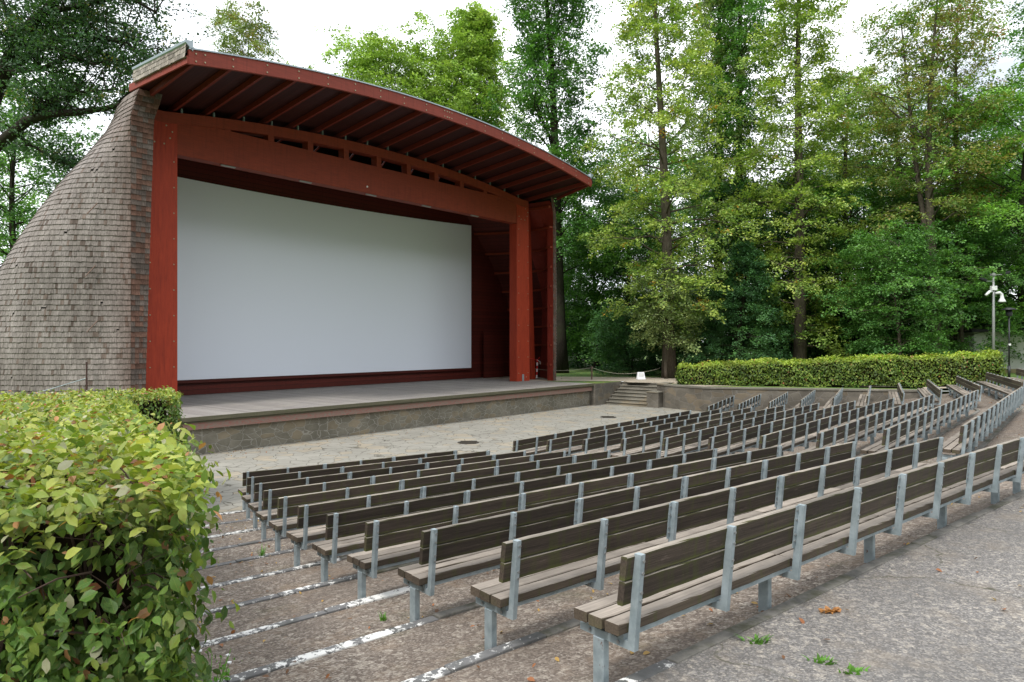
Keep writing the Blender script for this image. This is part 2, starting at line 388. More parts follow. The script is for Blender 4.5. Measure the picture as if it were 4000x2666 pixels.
CL = [(8.44,29.87),(9.68,29.65),(10.89,29.36),(12.07,29.0),(13.23,28.57),(14.37,28.07),(15.47,27.5),(16.56,26.87),(17.62,26.16),(18.65,25.39),(19.7,24.55)]
CR = [(11.33,35.57),(12.6,35.31),(13.86,35.05),(15.12,34.79),(16.38,34.53),(17.64,34.26),(18.9,34.0),(20.16,33.73),(21.42,33.47),(22.68,33.21),(23.95,32.95)]
BLK = {'A': (AL, AR), 'B': (BL, BR), 'C': (CL, CR)}

# bench part meshes (bench frame: x along the row, y towards the stage, z up from the ground)
tilt = .09
def yb(z): return .045 - tilt*(z-.262)
def bracket_mesh(kind):
    b = MB()
    w = .02
    b.prism([(yb(.262)-.03, .262), (.47, .262), (.47, .312), (.035+.03, .312), (yb(.862)+.022, .862), (yb(.862)-.03, .862)], 0, -w, w)
    fx0, fx1 = ((w, w+.035) if kind == 'plain' else (-w-.036, -w))
    if kind != 'plain':
        b.prism([(yb(.52)+.02, .52), (yb(.855)+.02, .855), (yb(.855)+.012, .855), (yb(.52)+.012, .52)], 0, fx0, fx1)
    me_pts = []
    for z in (.575, .625, .745, .82):
        x = .008 if kind == 'plain' else (fx0+fx1)/2
        y = yb(z) - (.03 if kind == 'plain' else -.012)
        b.tube([(x, y, z), (x, y-.006, z)], .011, 6, 1)
    for y in (.14, .38):
        b.tube([(-w, y, .287), (-w-.01, y, .287)], .012, 6, 1)
    return b.mesh('bracket', [M['galv'], M['bolt']])
BR_PLAIN = bracket_mesh('plain'); BR_FL = bracket_mesh('flange')
_lg = MB(); _lg.box((-.028, .26, -.3), (.028, .35, .2615))
LEG = bevmesh(_lg.mesh('leg', M['galv']), .004)
def board_mesh(kind, Lg, cache={}):
    key = (kind, round(Lg, 3))
    if key in cache: return cache[key]
    b = MB(); n = max(2, int(Lg/.12)); rr = random.Random(hash(key) & 255)
    if kind == 'seat': y0, y1, z0, z1, sh = -.058, .058, .352, .42, 0
    else: y0, y1, z0, z1, sh = 0, .048, 0, .148, -.018
    e = .006
    prof = [(y0+e, z0), (y1-e, z0), (y1, z0+e), (y1+sh*.9, z1-e), (y1-e+sh, z1), (y0+e+sh, z1), (y0+sh, z1-e), (y0, z0+e)]
    vs = []; fs = []
    for i in range(n+1):
        x = Lg*i/n; j = [(rr.uniform(-.0015, .0015), rr.uniform(-.002, .002)) for _ in prof]
        vs += [(x, p[0]+q[0], p[1]+q[1]) for p, q in zip(prof, j)]
    for i in range(n):
        for k in range(8): fs.append((i*8+k, (i+1)*8+k, (i+1)*8+(k+1) % 8, i*8+(k+1) % 8))
    fs.append(tuple(range(8))); fs.append(tuple(range(n*8, n*8+8))[::-1])
    b.add(vs, fs); cache[key] = b.mesh(kind+'_board', M['seat_wood'] if kind == 'seat' else M['back_wood']); return cache[key]
ordn = ['first', 'second', 'third', 'fourth', 'fifth', 'sixth', 'seventh', 'eighth', 'ninth', 'tenth', 'eleventh']
bname = {'A': 'near left block of seats', 'B': 'middle block of seats', 'C': 'far right block of seats'}
nint = {'A': [6, 6, 7, 7, 7, 8, 8, 8, 9, 9, 9], 'B': [12, 12, 12, 12, 13, 13, 13, 14, 14, 15, 15], 'C': [6, 7, 7, 7, 7, 7, 8, 8, 8, 9, 9]}
for bk, (LL, RR) in BLK.items():
    for i in range(11):
        a = Vector((*LL[i], 0)); e = Vector((*RR[i], 0)); d = e-a; Lg = d.length; n = nint[bk][i]; sp = Lg/n
        if i == 10 and bk == 'A': lab = 'rearmost long bench of the near left block, right beside the grey path'
        elif i == 0: lab = 'front long bench of the %s, nearest the paved stage floor' % bname[bk]
        elif i == 10: lab = 'rearmost long bench of the %s, furthest back from the stage' % bname[bk]
        else: lab = 'weathered long bench, %s row from the stage in the %s' % (ordn[i], bname[bk])
        root = empty('long_bench', (a.x, a.y, T[i]), math.atan2(d.y, d.x), label=lab, cat='bench', group='long benches in the ' + bname[bk])
        for k in range(n+1):
            o = link('bracket', BR_PLAIN if k % 2 == 0 and k == 0 or k % 2 == 1 else BR_FL, root); o.location = (k*sp, 0, 0)
            if k % 2 == 0 or k == n:
                o = link('leg', LEG, root); o.location = (k*sp - (.0 if k else 0), 0, 0)
        for y in (.12, .415):
            r = MB(); r.box((-.02, y-.02, .3125), (Lg+.02, y+.02, .3515)); r.build('rail', M['galv'], root)
        k = 0
        while k < n:
            st = min(2, n-k); x0 = k*sp - (.09 if k == 0 else -.004); x1 = (k+st)*sp + (.06 if k+st == n else -.004)
            for q in range(3):
                jx = random.uniform(-.006, .006)
                o = link('seat_board', board_mesh('seat', x1-x0), root); o.location = (x0+jx, .135+q*.132, random.uniform(-.002, .002))
                o.rotation_euler = (random.uniform(-.015, .015), 0, 0)
            for z, dy in ((.547, .004), (.702, 0)):
                o = link('back_board', board_mesh('back', x1-x0), root); o.location = (x0, yb(z)+.0215+dy, z+random.uniform(-.002, .002))
            k += st

# ------------------------------------------------------------------ terraces, kerbs, paving
def isect(p, d, q, e):
    den = d[0]*e[1]-d[1]*e[0]; t = ((q[0]-p[0])*e[1]-(q[1]-p[1])*e[0])/den
    return (p[0]+d[0]*t, p[1]+d[1]*t)
def kline(i, off):
    """polyline of row i moved off metres towards the stage"""
    segs = []
    for LL, RR in BLK.values():
        a = LL[i]; b = RR[i]; d = Vector((b[0]-a[0], b[1]-a[1])).normalized(); nn = Vector((-d.y, d.x))
        segs.append((Vector(a)+nn*off, d, Vector(b)+nn*off))
    p = [tuple(segs[0][0]-segs[0][1]*3.6), isect(segs[0][0], segs[0][1], segs[1][0], segs[1][1]),
         isect(segs[1][0], segs[1][1], segs[2][0], segs[2][1]), tuple(segs[2][2]+segs[2][1]*1.3)]
    return p, segs
KW = .105
tr = MB()
for i in range(11):
    front, _ = kline(i-1, .22-KW) if i else kline(0, 3.0)
    back, _ = kline(i, .22)
    z0 = T[i-1]-.02 if i else .02; z1 = T[i]-.06
    if i == 0: continue
    for s in range(3):
        P, Q, R_, S_ = front[s], front[s+1], back[s+1], back[s]
        nx = 10; g = []
        for a in range(nx+1):
            for b in range(4):
                u = a/nx; v = b/3
                x = (P[0]*(1-u)+Q[0]*u)*(1-v)+(S_[0]*(1-u)+R_[0]*u)*v; y = (P[1]*(1-u)+Q[1]*u)*(1-v)+(S_[1]*(1-u)+R_[1]*u)*v
                g.append((x, y, z0*(1-v)+z1*v + (random.uniform(-.006, .006) if 0 < b < 3 and 0 < a < nx else 0)))
        tr.add(g, [(a*4+b, (a+1)*4+b, (a+1)*4+b+1, a*4+b+1) for a in range(nx) for b in range(3)])
struct('terrace_ground', tr, M['tread'], smooth=True)
for i in range(11):
    kb = MB(); pts, segs = kline(i, .22); inn, _ = kline(i, .22-KW)
    x0 = 3.6; L0 = (Vector(pts[1])-Vector(pts[0])).length
    for s in range(3):
        a, b = Vector(pts[s]), Vector(pts[s+1]); c, d = Vector(inn[s]), Vector(inn[s+1])
        Ls = (b-a).length; t = 0
        while t < Ls-.05:
            t2 = min(Ls, t+random.uniform(.9, 1.15)); u0, u1 = (t+.004)/Ls, (t2-.004)/Ls
            z = T[i]+random.uniform(-.006, .006); zb = T[i]-.22
            q = [a.lerp(b, u0), a.lerp(b, u1), c.lerp(d, u1), c.lerp(d, u0)]
            mi = 1 if (s == 0 and t2 < 4.5) else 0
            j = [random.uniform(-.006, .006) for _ in range(4)]
            kb.add([(p.x, p.y, zb) for p in q]+[(p.x, p.y, z+jj) for p, jj in zip(q, j)], [(4,5,6,7),(0,1,5,4),(1,2,6,5),(2,3,7,6),(3,0,4,7)], mi); t = t2
    struct('kerb', kb, [M['kerb'], M['kerb_paint']], bevel=.008)
# wide grey path behind the last row
k11, _ = kline(10, .22-KW)
pa = MB(); outp = []
for (x, y), (nx_, ny_) in zip(k11, ((.65,-.76),(.72,-.7),(.84,-.54),(.9,-.45))): outp.append((x+nx_*14, y+ny_*14))
for s in range(3):
    nx, ny = 12, 14; g = []
    for a in range(nx+1):
        for b in range(ny+1):
            u, v = a/nx, b/ny
            x = (k11[s][0]*(1-u)+k11[s+1][0]*u)*(1-v)+(outp[s][0]*(1-u)+outp[s+1][0]*u)*v
            y = (k11[s][1]*(1-u)+k11[s+1][1]*u)*(1-v)+(outp[s][1]*(1-u)+outp[s+1][1]*u)*v
            g.append((x, y, T[10]-.012+.004*math.sin(x*1.7+y)))
    pa.add(g, [(a*(ny+1)+b, a*(ny+1)+b+1, (a+1)*(ny+1)+b+1, (a+1)*(ny+1)+b) for a in range(nx) for b in range(ny)])
x0_, y0_ = k11[0]; 
pa.add([(x0_, y0_, T[10]-.02), (x0_-9, y0_-7, T[10]-.02), (x0_-2, y0_-14, T[10]-.02), (outp[0][0], outp[0][1], T[10]-.02)], [(0, 1, 2, 3)])
struct('path', pa, M['asphalt'], smooth=True)

# stage frame: origin at the foot of the left column, x along the stage, y to the back, z=0 stage floor
ST = Vector((-12.74, 26.5, 1.27)); SA = math.radians(50.0)
ca, sa = math.cos(SA), math.sin(SA)
def W(u, v, z=0): return (ST.x+ca*u-sa*v, ST.y+sa*u+ca*v, ST.z+z)
def UV(x, y): dx, dy = x-ST.x, y-ST.y; return (ca*dx+sa*dy, -sa*dx+ca*dy)
# stone paved floor in front of the stage
fl = MB(); k1, _ = kline(0, .22)
sf = [W(-5, -4.0)[:2], W(22.5, -4.0)[:2], W(24, -4.9)[:2]]
poly = [W(-9, -4.2)[:2], W(23.0, -4.2)[:2], W(23.4, -8.2)[:2], (10.4, 37.2), (12.9, 36.3), k1[3], k1[2], k1[1], k1[0], (k1[0][0]-3, k1[0][1]+1)]
fl.add([(x, y, 0.0) for x, y in poly], [list(range(len(poly)))[::-1]])
o = struct('plaza_paving', fl, M['flag'])

# ------------------------------------------------------------------ stage platform
C = 10.25
def stage_empty(name, **k): return empty(name, tuple(ST), SA, **k)
sp_ = stage_empty('stage_platform', label='raised stage platform with grey plank floor on a rubble stone base', cat='stage')
b = MB(); b.box((-2.35, -4.55, -.06), (21.75, 6.3, 0)); b.build('floor', M['deck'], sp_)
b = MB(); b.box((-2.38, -4.6, -.13), (21.78, -4.552, .004)); b.box((-2.4, -4.6, -.13), (-2.352, 0, .004)); b.box((-2.3, -4.53, -.195), (21.7, -4.3, -.145)); b.build('edge_board', M['deck_edge'], sp_)
b = MB(); b.box((-2.3, -4.47, -.42), (21.7, -3.8, -.2)); b.box((-2.3, -3.8, -.42), (-2.0, 2, -.2)); b.build('ledge', M['ledge'], sp_)
b = MB(); b.box((-1.95, -4.3, -1.4), (21.7, -3.6, -.421)); b.box((-1.9, -3.6, -1.4), (-1.5, 6, -.062)); b.build('stone_base', M['stone'], sp_)
b = MB(); b.box((-2.2, -4.4, -.144), (21.6, -3.9, -.061)); b.build('joist', M['dark_metal'], sp_)

# ------------------------------------------------------------------ shingled shell
AW = [(0, 15.7), (2.5, 15.5), (5.09, 15.0), (6.4, 14.48), (7.41, 13.99), (8.36, 13.49), (9.28, 12.89), (10.29, 12.32), (10.83, 12.15), (11.45, 12.0)]
def interp(tb, x):
    for (a, p), (c_, q) in zip(tb, tb[1:]):
        if x <= c_: return p+(q-p)*max(0, (x-a))/(c_-a)
    return tb[-1][1]
def ring(w, off=0.):
    """half plan outline (s>=0) of the shell at height w from front edge to back centre"""
    w = max(0, w); f = min(1, w/11); vc = 4.5-5.0*f**1.3; B = 10.0; A = interp(AW, w)
    FS = 12.3; pts = []
    if A > FS+.02 and vc > -.9:
        ph = math.acos(FS/A); Bf = (vc+1)/math.sin(ph)
        for k in range(17): t = -ph*(1-k/16); pts.append((A*math.cos(t), vc+Bf*math.sin(t)))
    else:
        A = min(A, FS)
        for k in range(5): pts.append((A, -1+(max(vc, -.99)+1)*k/5))
    vc2 = max(vc, -.99)
    for k in range(1, 41): t = math.pi/2*k/40; pts.append((A*math.cos(t), vc2+B*math.sin(t)))
    if off:
        q = []
        for i, p in enumerate(pts):
            a = pts[max(0, i-1)]; b_ = pts[min(len(pts)-1, i+1)]; dx, dy = b_[0]-a[0], b_[1]-a[1]; l = math.hypot(dx, dy) or 1
            nx, ny = dy/l, -dx/l
            q.append((max(0, p[0]+nx*off), p[1]+ny*off if i else p[1]))
        pts = q
    return pts
def resample(pts, step):
    P = np.array(pts); d = np.r_[0, np.cumsum(np.hypot(*np.diff(P, axis=0).T))]
    n = max(2, int(d[-1]/step)); t = np.linspace(0, d[-1], n+1)
    return np.c_[np.interp(t, d, P[:, 0]), np.interp(t, d, P[:, 1])], d[-1]
pav = stage_empty('stage_pavilion', label='open air stage pavilion with red timber frame and bulging wooden shingle shell', cat='pavilion')
def shell_sheet(side, off, name, mt, wmax=11.3):
    b = MB(); ws = [-.35]+[wmax*i/28 for i in range(1, 29)]; n = 40; V = []
    for w in ws:
        r, _ = resample(ring(w, off), 1.0); r2 = np.array(ring(w, off)); dd = np.r_[0, np.cumsum(np.hypot(*np.diff(r2, axis=0).T))]
        t = np.linspace(0, dd[-1], n+1); V += [(C+side*x+(.32 if side > 0 else 0), y, w) for x, y in zip(np.interp(t, dd, r2[:, 0]), np.interp(t, dd, r2[:, 1]))]
    F = [(i*(n+1)+k, i*(n+1)+k+1, (i+1)*(n+1)+k+1, (i+1)*(n+1)+k) for i in range(len(ws)-1) for k in range(n)]
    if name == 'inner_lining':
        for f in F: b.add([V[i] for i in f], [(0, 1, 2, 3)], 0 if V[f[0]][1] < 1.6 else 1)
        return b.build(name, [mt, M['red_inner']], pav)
    b.add(V, F); return b.build(name, mt, pav, smooth=True)
for sd in (-1, 1):
    shell_sheet(sd, -.02, 'sheathing', M['felt'])
    shell_sheet(sd, -.4, 'inner_lining', M['red_wing'], 11.1)
def shingles(side):
    Vs = []; Fs = []; Cs = []; exp_ = .185; nc = int(11.1/exp_); base = 0
    for c_ in range(-2, nc+1):
        w = c_*exp_ + .0
        lo = ring(max(w, 0)); hi = ring(max(w+exp_+.05, 0))
        # front return face first
        A0 = lo[0][0]; A1 = hi[0][0]
        fw0 = .45+.03*max(w, 0) if side < 0 else .3; fw1 = .45+.03*max(w+exp_, 0) if side < 0 else .3; loP = [(A0-fw0, -1.02)]+lo; hiP = [(A1-fw1, -1.02)]+hi
        R1 = np.array(loP); R2 = np.array(hiP)
        d1 = np.r_[0, np.cumsum(np.hypot(*np.diff(R1, axis=0).T))]; d2 = np.r_[0, np.cumsum(np.hypot(*np.diff(R2, axis=0).T))]
        n = int((d1[-1]-fw0)/.085); t = np.arange(n+1)/n*(d1[-1]-fw0)+fw0; t[1:-1] += rng.uniform(-.025, .025, n-1)
        t = np.r_[0, fw0*.27, fw0*.5, fw0*.76, t]
        tt = np.where(t < fw0, t*fw1/fw0, fw1+(t-fw0)*(d2[-1]-fw1)/(d1[-1]-fw0))
        X1, Y1 = np.interp(t, d1, R1[:, 0]), np.interp(t, d1, R1[:, 1]); X2, Y2 = np.interp(tt, d2, R2[:, 0]), np.interp(tt, d2, R2[:, 1])
        for k in range(len(t)-1):
            dx, dy = X1[k+1]-X1[k], Y1[k+1]-Y1[k]; l = math.hypot(dx, dy) or 1; nx, ny = dy/l, -dx/l
            if k < 4: nx, ny = 0, -1
            g = .002; o1 = .034+rng.uniform(-.006, .010); o2 = .004; zl = w+rng.uniform(-.009, .009); zh = w+exp_+.05
            if rng.random() < .004: zl += .1
            a = (X1[k]+dx/l*g, Y1[k]+dy/l*g); b_ = (X1[k+1]-dx/l*g, Y1[k+1]-dy/l*g); c2 = (X2[k+1], Y2[k+1]); d_ = (X2[k], Y2[k])
            P = [(a[0]+nx*o1, a[1]+ny*o1, zl), (b_[0]+nx*o1, b_[1]+ny*o1, zl), (c2[0]+nx*o2, c2[1]+ny*o2, zh), (d_[0]+nx*o2, d_[1]+ny*o2, zh), (a[0], a[1], zl), (b_[0], b_[1], zl)]
            P = [(C+side*p[0]+(.32 if side > 0 else 0), p[1], p[2]) for p in P]; Vs += P
            Q = [(0, 1, 2, 3), (0, 4, 5, 1), (0, 3, 4, 4), (1, 5, 2, 2)]
            gr = rng.random()
            s_ = X1[k]; arc = t[k]-fw0
            if k < 4: base_c = np.array([.15, .085, .066])*rng.uniform(.7, 1.2) if rng.random() < .5 else np.array([.13, .105, .095])*rng.uniform(.7, 1.2)
            else:
                base_c = np.array([.235, .213, .203])*(.84+.26*gr)
                if rng.random() < .08: base_c = np.array([.14, .112, .098])*(.7+.6*rng.random())
                ed = math.exp(-max(0, arc)/.5)*(.9 if w < 11 else 1)
                if w > 9.6: ed = max(ed, .6*math.exp(-arc/2.5))
                base_c = base_c*(1-.6*ed)+np.array([.14, .085, .068])*.6*ed
                ns = math.sin(arc*.9+w*.5)*.5+math.sin(w*1.3-arc*.35)*.5; base_c = base_c*(1+.14*ns)
                mo = max(0, min(1, (arc-3.2)/5))*max(0, min(1, (w-5.5)/4))
                base_c = base_c*(1-.55*mo)+np.array([.11, .095, .035])*.55*mo
            for q in Q: Fs.append([base+z for z in q]); Cs.append(base_c)
            base += 6
    V = np.array(Vs); F = Fs
    me = bpy.data.meshes.new('shingle_wall'); me.from_pydata(Vs, [], [list(dict.fromkeys(f)) for f in F]); 
    a = me.attributes.new('col', 'FLOAT_COLOR', 'FACE'); a.data.foreach_set('color', np.c_[np.array(Cs), np.ones(len(Cs))].astype(np.float32).ravel())
    me.materials.append(M['shingle']); return link('shingle_wall', me, pav)
shingles(-1); shingles(1)
# wall-end jamb (thickness of the shell) & plinth
for sd in (-1, 1):
    b = MB(); V = []
    ws = [-.3]+[i*.5 for i in range(1, 23)]
    for w in ws: A = ring(w)[0][0]; fw = .46+.03*max(w, 0) if sd < 0 else .33; O_ = .32*(sd > 0); V += [(C+sd*(A-fw)+O_, -1.0, w), (C+sd*(A-.03)+O_, -1.0, w), (C+sd*(A-fw)+O_, -.6, w)]
    b.add(V, [(i*3, i*3+1, i*3+4, i*3+3) for i in range(22)]+[(i*3+2, i*3, i*3+3, i*3+5) for i in range(22)]); b.build('jamb', M['red_wing'], pav)

def archF(s, h=11.72):   # fascia top line: height above stage floor
    return h + 1.1*(1-(s/11.72)**2)
# columns
for (u0, u1) in ((-1.17, 0.), (20.25, 21.5)):
    b = MB(); b.prism([(u0, 0.005), (u1, .005), (u1, 11.0), (u0+ (.2 if u0 < 0 else 0), 11.0)], 1, 0, .58) if False else None
    xs = [(u0, .002), (u1, .002), (u1-(.0 if u0 < 0 else .12), 11.05), (u0+(.2 if u0 < 0 else 0), 11.05)]
    b.add([(x, -.02, z) for x, z in xs]+[(x, .56, z) for x, z in xs], [(0,1,2,3),(7,6,5,4),(0,4,5,1),(1,5,6,2),(2,6,7,3),(3,7,4,0)])
    col = b.build('column', M['red_post'], pav, bevel=.012)
    bb = MB()
    for k in range(10):
        for x in ((u0+.16, u1-.14) if u0 < 0 else (u0+.17, u1-.19)):
            bb.tube([(x, -.02, .5+k*.97), (x, -.045, .5+k*.97)], .026, 8)
    for x, z in ((u1-.5, 9.85), (u1-.85, 9.85), (u1-.28, 10.1), (u1-.42, 10.55), (u1-.2, 10.35), (u0+.2, 10.0), (u1-.35, .25), (u1-.6, .18)): bb.tube([(x, -.02, z), (x, -.045, z)], .03, 8)
    bb.build('bolt', M['brass'], col)
    b = MB(); b.box((u0+.5, -.05, .01), (u0+.66, -.022, .42)); b.build('foot_plate', M['galv'], col)
# rear posts by the wings
for u, lean_ in ((-1.7, .5), (22.8, -.55)):
    b = MB(); b.add([(u-.2, .7, .003), (u+.2, .7, .003), (u+.2, 1.15, .003), (u-.2, 1.15, .003), (u-.2+lean_, .7, 10.6), (u+.2+lean_, .7, 10.6), (u+.2+lean_, 1.15, 10.6), (u-.2+lean_, 1.15, 10.6)], [(0,3,2,1),(4,5,6,7),(0,1,5,4),(1,2,6,5),(2,3,7,6),(3,0,4,7)]); p = b.build('post', M['red_post'], pav, bevel=.01)
# wing shelves on the inside of the shell
for sd in (-1, 1):
    for k in range(9):
        w = .9+k*1.22; rr_, _ = resample(ring(w, -.41), .5); b = MB(); rr_ = rr_[:16]
        V = []
        for j, (x, y) in enumerate(rr_):
            a = rr_[max(0, j-1)]; c_ = rr_[min(len(rr_)-1, j+1)]; dx, dy = c_[0]-a[0], c_[1]-a[1]; l = math.hypot(dx, dy); nx, ny = dy/l, -dx/l
            for dd, z in ((0, 0), (-.22, 0), (-.22, .13), (0, .13)): V.append((C+sd*(x+nx*dd)+.32*(sd > 0), max(y+ny*dd, -.99), w+z))
        b.add(V, [(j*4+q, j*4+(q+1) % 4, (j+1)*4+(q+1) % 4, (j+1)*4+q) for j in range(len(rr_)-1) for q in range(4)]+[(0, 1, 2, 3)])
        b.build('wall_rail', M['red_beam'], pav)
# main beam & arched beam
beam = MB(); beam.box((0.002, -.0, 9.55), (20.248, .5, 10.93)); beam = beam.build('beam', M['red_beam'], pav, bevel=.01)
def archI(s): return 11.1+.75*(1-(s/10.3)**2)
b = MB(); n = 40; V = []
for k in range(n+1):
    u = -1.0+22.3*k/n; s = u-C+.12; top = archI(min(10.6, abs(s))); bot = top-.42
    bot = max(bot, 10.6)
    V += [(u, -.05, bot), (u, -.05, top), (u, .45, top), (u, .45, bot)]
b.add(V, [(k*4+q, (k+1)*4+q, (k+1)*4+(q+1) % 4, k*4+(q+1) % 4) for k in range(n) for q in range(4)]+[(3,2,1,0), (n*4, n*4+1, n*4+2, n*4+3)])
b.build('arch_beam', M['red_beam'], pav)
for k in range(10):
    u = 2.15+k*1.93-.15
    if u > 19.5: break
    b = MB(); b.box((u-.14, -.02, 10.9), (u+.14, .4, archI(abs(u-C))-.4)); b.build('strut', M['red_beam'], pav)
for k in range(9):
    u = 3.0+k*1.93
    b = MB(); zt = archI(abs(u-C)); b.tube([(u-.75, .42, 10.8), (u+.35, 1.0, zt-.05)], .05, 4); b.build('brace', M['red_wing'], pav)
# fluorescent battens under the beam
for u in (2.1, 5.7, 9.36, 13.0, 16.7):
    b = MB(); b.box((u-.3, .1, 9.50), (u+.3, .2, 9.548)); b.build('light_batten', M['pole'], pav)
for u in (9.0,):
    b = MB(); b.tube([(u, 0, 9.85), (u, -.04, 9.85)], .045, 8); b.build('bolt', M['white'], beam)
# roof: front fascia, rafters, deck, felt
VF = -4.3
def fasc(u): s = (u-10.1); return 11.4 + 1.05*(1-(s/11.7)**2)
n = 48; us = [-1.6+23.4*k/n for k in range(n+1)]
b = MB(); V = []
for u in us: z = fasc(u); V += [(u, VF-.06, z), (u, VF+.06, z), (u, VF+.06, z+.47), (u, VF-.06, z+.47)]
b.add(V, [(k*4+q, k*4+(q+1) % 4, (k+1)*4+(q+1) % 4, (k+1)*4+q) for k in range(n) for q in range(4)]+[(0,3,2,1), (n*4, n*4+1, n*4+2, n*4+3)])
bb = b
for k in range(19):
    u = -1.37+k*1.27
    if u > 21.6: break
    for dx in ((0, .3) if k == 0 else (0,)):
        for q in (.1, .35): bb.tube([(u+dx, VF-.06, fasc(u+dx)+q), (u+dx, VF-.085, fasc(u+dx)+q)], .027, 8, 1)
for dx in (-.3, -.12, .0, .16): 
    for q in (.1, .35): bb.tube([(10.2+dx, VF-.06, fasc(10.2)+q), (10.2+dx, VF-.085, fasc(10.2)+q)], .025, 8, 1)
b.build('fascia', [M['red_fascia'], M['brass']], pav)
b = MB(); V = []
for u in us: z = fasc(u)+.47; V += [(u, VF-.1, z), (u, VF+.12, z+.0), (u, VF+.12, z+.05), (u, VF-.1, z+.045)]
b.add(V, [(k*4+q, k*4+(q+1) % 4, (k+1)*4+(q+1) % 4, (k+1)*4+q) for k in range(n) for q in range(4)]+[(0,3,2,1)]); b.build('flashing', M['zinc'], pav)
def under(u, v):     # roof underside
    a = fasc(u)+.04; s = u-10.1; bb_ = archI(min(11, abs(u-C)))+.07
    t = (v-VF)/(0.2-VF); return a*(1-t)+bb_*t
def flare(u, v): return u+(1.15 if u > 10.1 else -.15)*(abs(u-10.1)/11.7)**3*min(1, (v-VF)/3.3)
b = MB(); V = []; nv = 10; vs_ = [VF+.06+ (5.4-.06)*k/nv for k in range(nv+1)]
for u in us:
    for v in vs_: V.append((flare(u, v), v, under(u, v)+.22))
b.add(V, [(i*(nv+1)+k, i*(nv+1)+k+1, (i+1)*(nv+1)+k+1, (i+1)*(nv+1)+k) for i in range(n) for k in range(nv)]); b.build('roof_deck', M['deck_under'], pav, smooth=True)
b = MB(); V = []
for u in us:
    for v in vs_: V.append((flare(u, v), v, under(u, v)+.36))
b.add(V, [(i*(nv+1)+k, (i+1)*(nv+1)+k, (i+1)*(nv+1)+k+1, i*(nv+1)+k+1) for i in range(n) for k in range(nv)]); b.build('roof_covering', M['felt'], pav, smooth=True)
for k in range(19):
    u = -1.37+k*1.27
    if u > 21.6: break
    b = MB(); V = []
    for v in (VF+.061, -2, 0, .9):
        z = under(u, v); V += [(u-.05, v, z), (u+.05, v, z), (u+.05, v, z+.215), (u-.05, v, z+.215)]
    b.add(V, [(i*4+q, i*4+(q+1) % 4, (i+1)*4+(q+1) % 4, (i+1)*4+q) for i in range(3) for q in range(4)]); b.build('rafter', M['red_rafter'], pav)
    if 0 < k < 18:
        b = MB(); zt = archI(min(10.6, abs(u-C))); b.box((u+.3, .1, zt), (u+.36, .2, under(u, .15)+.2)); b.build('stanchion', M['galv'], pav)
# roof side edges: red board, shingle band and zinc cap
for sd in (-1, 1):
    ue = -1.6 if sd < 0 else 21.8; x1 = -2.05 if sd < 0 else 22.95
    def pt(v): t = (v-VF)/(-1.0-VF); t = min(1.15, t); return ue+(x1-ue)*max(0, t), 11.40+(11.14-11.40)*t
    b = MB(); V = []
    sv = [VF-.05, -3.2, -2.1, -1.3, -1.0]
    for v in sv: x, z = pt(v); z += .1*(sd > 0); V += [(x, v, z), (x+sd*.06, v, z), (x+sd*.06, v, z+.25), (x, v, z+.25)]
    b.add(V, [(i*4+q, i*4+(q+1) % 4, (i+1)*4+(q+1) % 4, (i+1)*4+q) for i in range(4) for q in range(4)]+[(0,3,2,1)]); b.build('side_board', M['red_fascia'], pav)
    # shingle band
    Vs = []; Fs = []; Cs = []; 
    for r_ in range(3):
        zz = .2+r_*.16; v = VF-.06
        while v < -1.4:
            v2 = v+rng.uniform(.1, .16); xa, za = pt(v); xb, zb = pt(v2); o1 = .13-.015*r_+rng.uniform(0, .008); o = len(Vs)
            hj = rng.uniform(-.012, .012)
            Vs += [(xa+sd*o1, v+.004, za+zz+hj), (xb+sd*o1, v2-.004, zb+zz+hj), (xb+sd*(o1-.04), v2-.004, zb+zz+.24), (xa+sd*(o1-.04), v+.004, za+zz+.24), (xa+sd*.06, v, za+zz+hj), (xb+sd*.06, v2, zb+zz+hj)]
            Fs += [[o, o+1, o+2, o+3], [o, o+4, o+5, o+1]]; cc = np.array([.27, .245, .22])*(.6+.7*rng.random()); Cs += [cc, cc]; v = v2
    me = bpy.data.meshes.new('shingle_band'); me.from_pydata(Vs, [], Fs); a = me.attributes.new('col', 'FLOAT_COLOR', 'FACE')
    a.data.foreach_set('color', np.c_[np.array(Cs), np.ones(len(Cs))].astype(np.float32).ravel()); me.materials.append(M['shingle']); link('shingle_band', me, pav)
    b = MB(); V = []
    for v in [VF-.1, -3.2, -2.4, -1.9, -1.5, -1.3]:
        x, z = pt(v); z = z+.72
        V += [(x-sd*.12, v, z-.3), (x+sd*.12, v, z-.07), (x+sd*.13, v, z), (x-sd*.12, v, z+.03)]
    b.add(V, [(i*4+q, i*4+(q+1) % 4, (i+1)*4+(q+1) % 4, (i+1)*4+q) for i in range(5) for q in range(4)]+[(0,3,2,1), (20,21,22,23)]); b.build('zinc_cap', M['zinc'], pav)
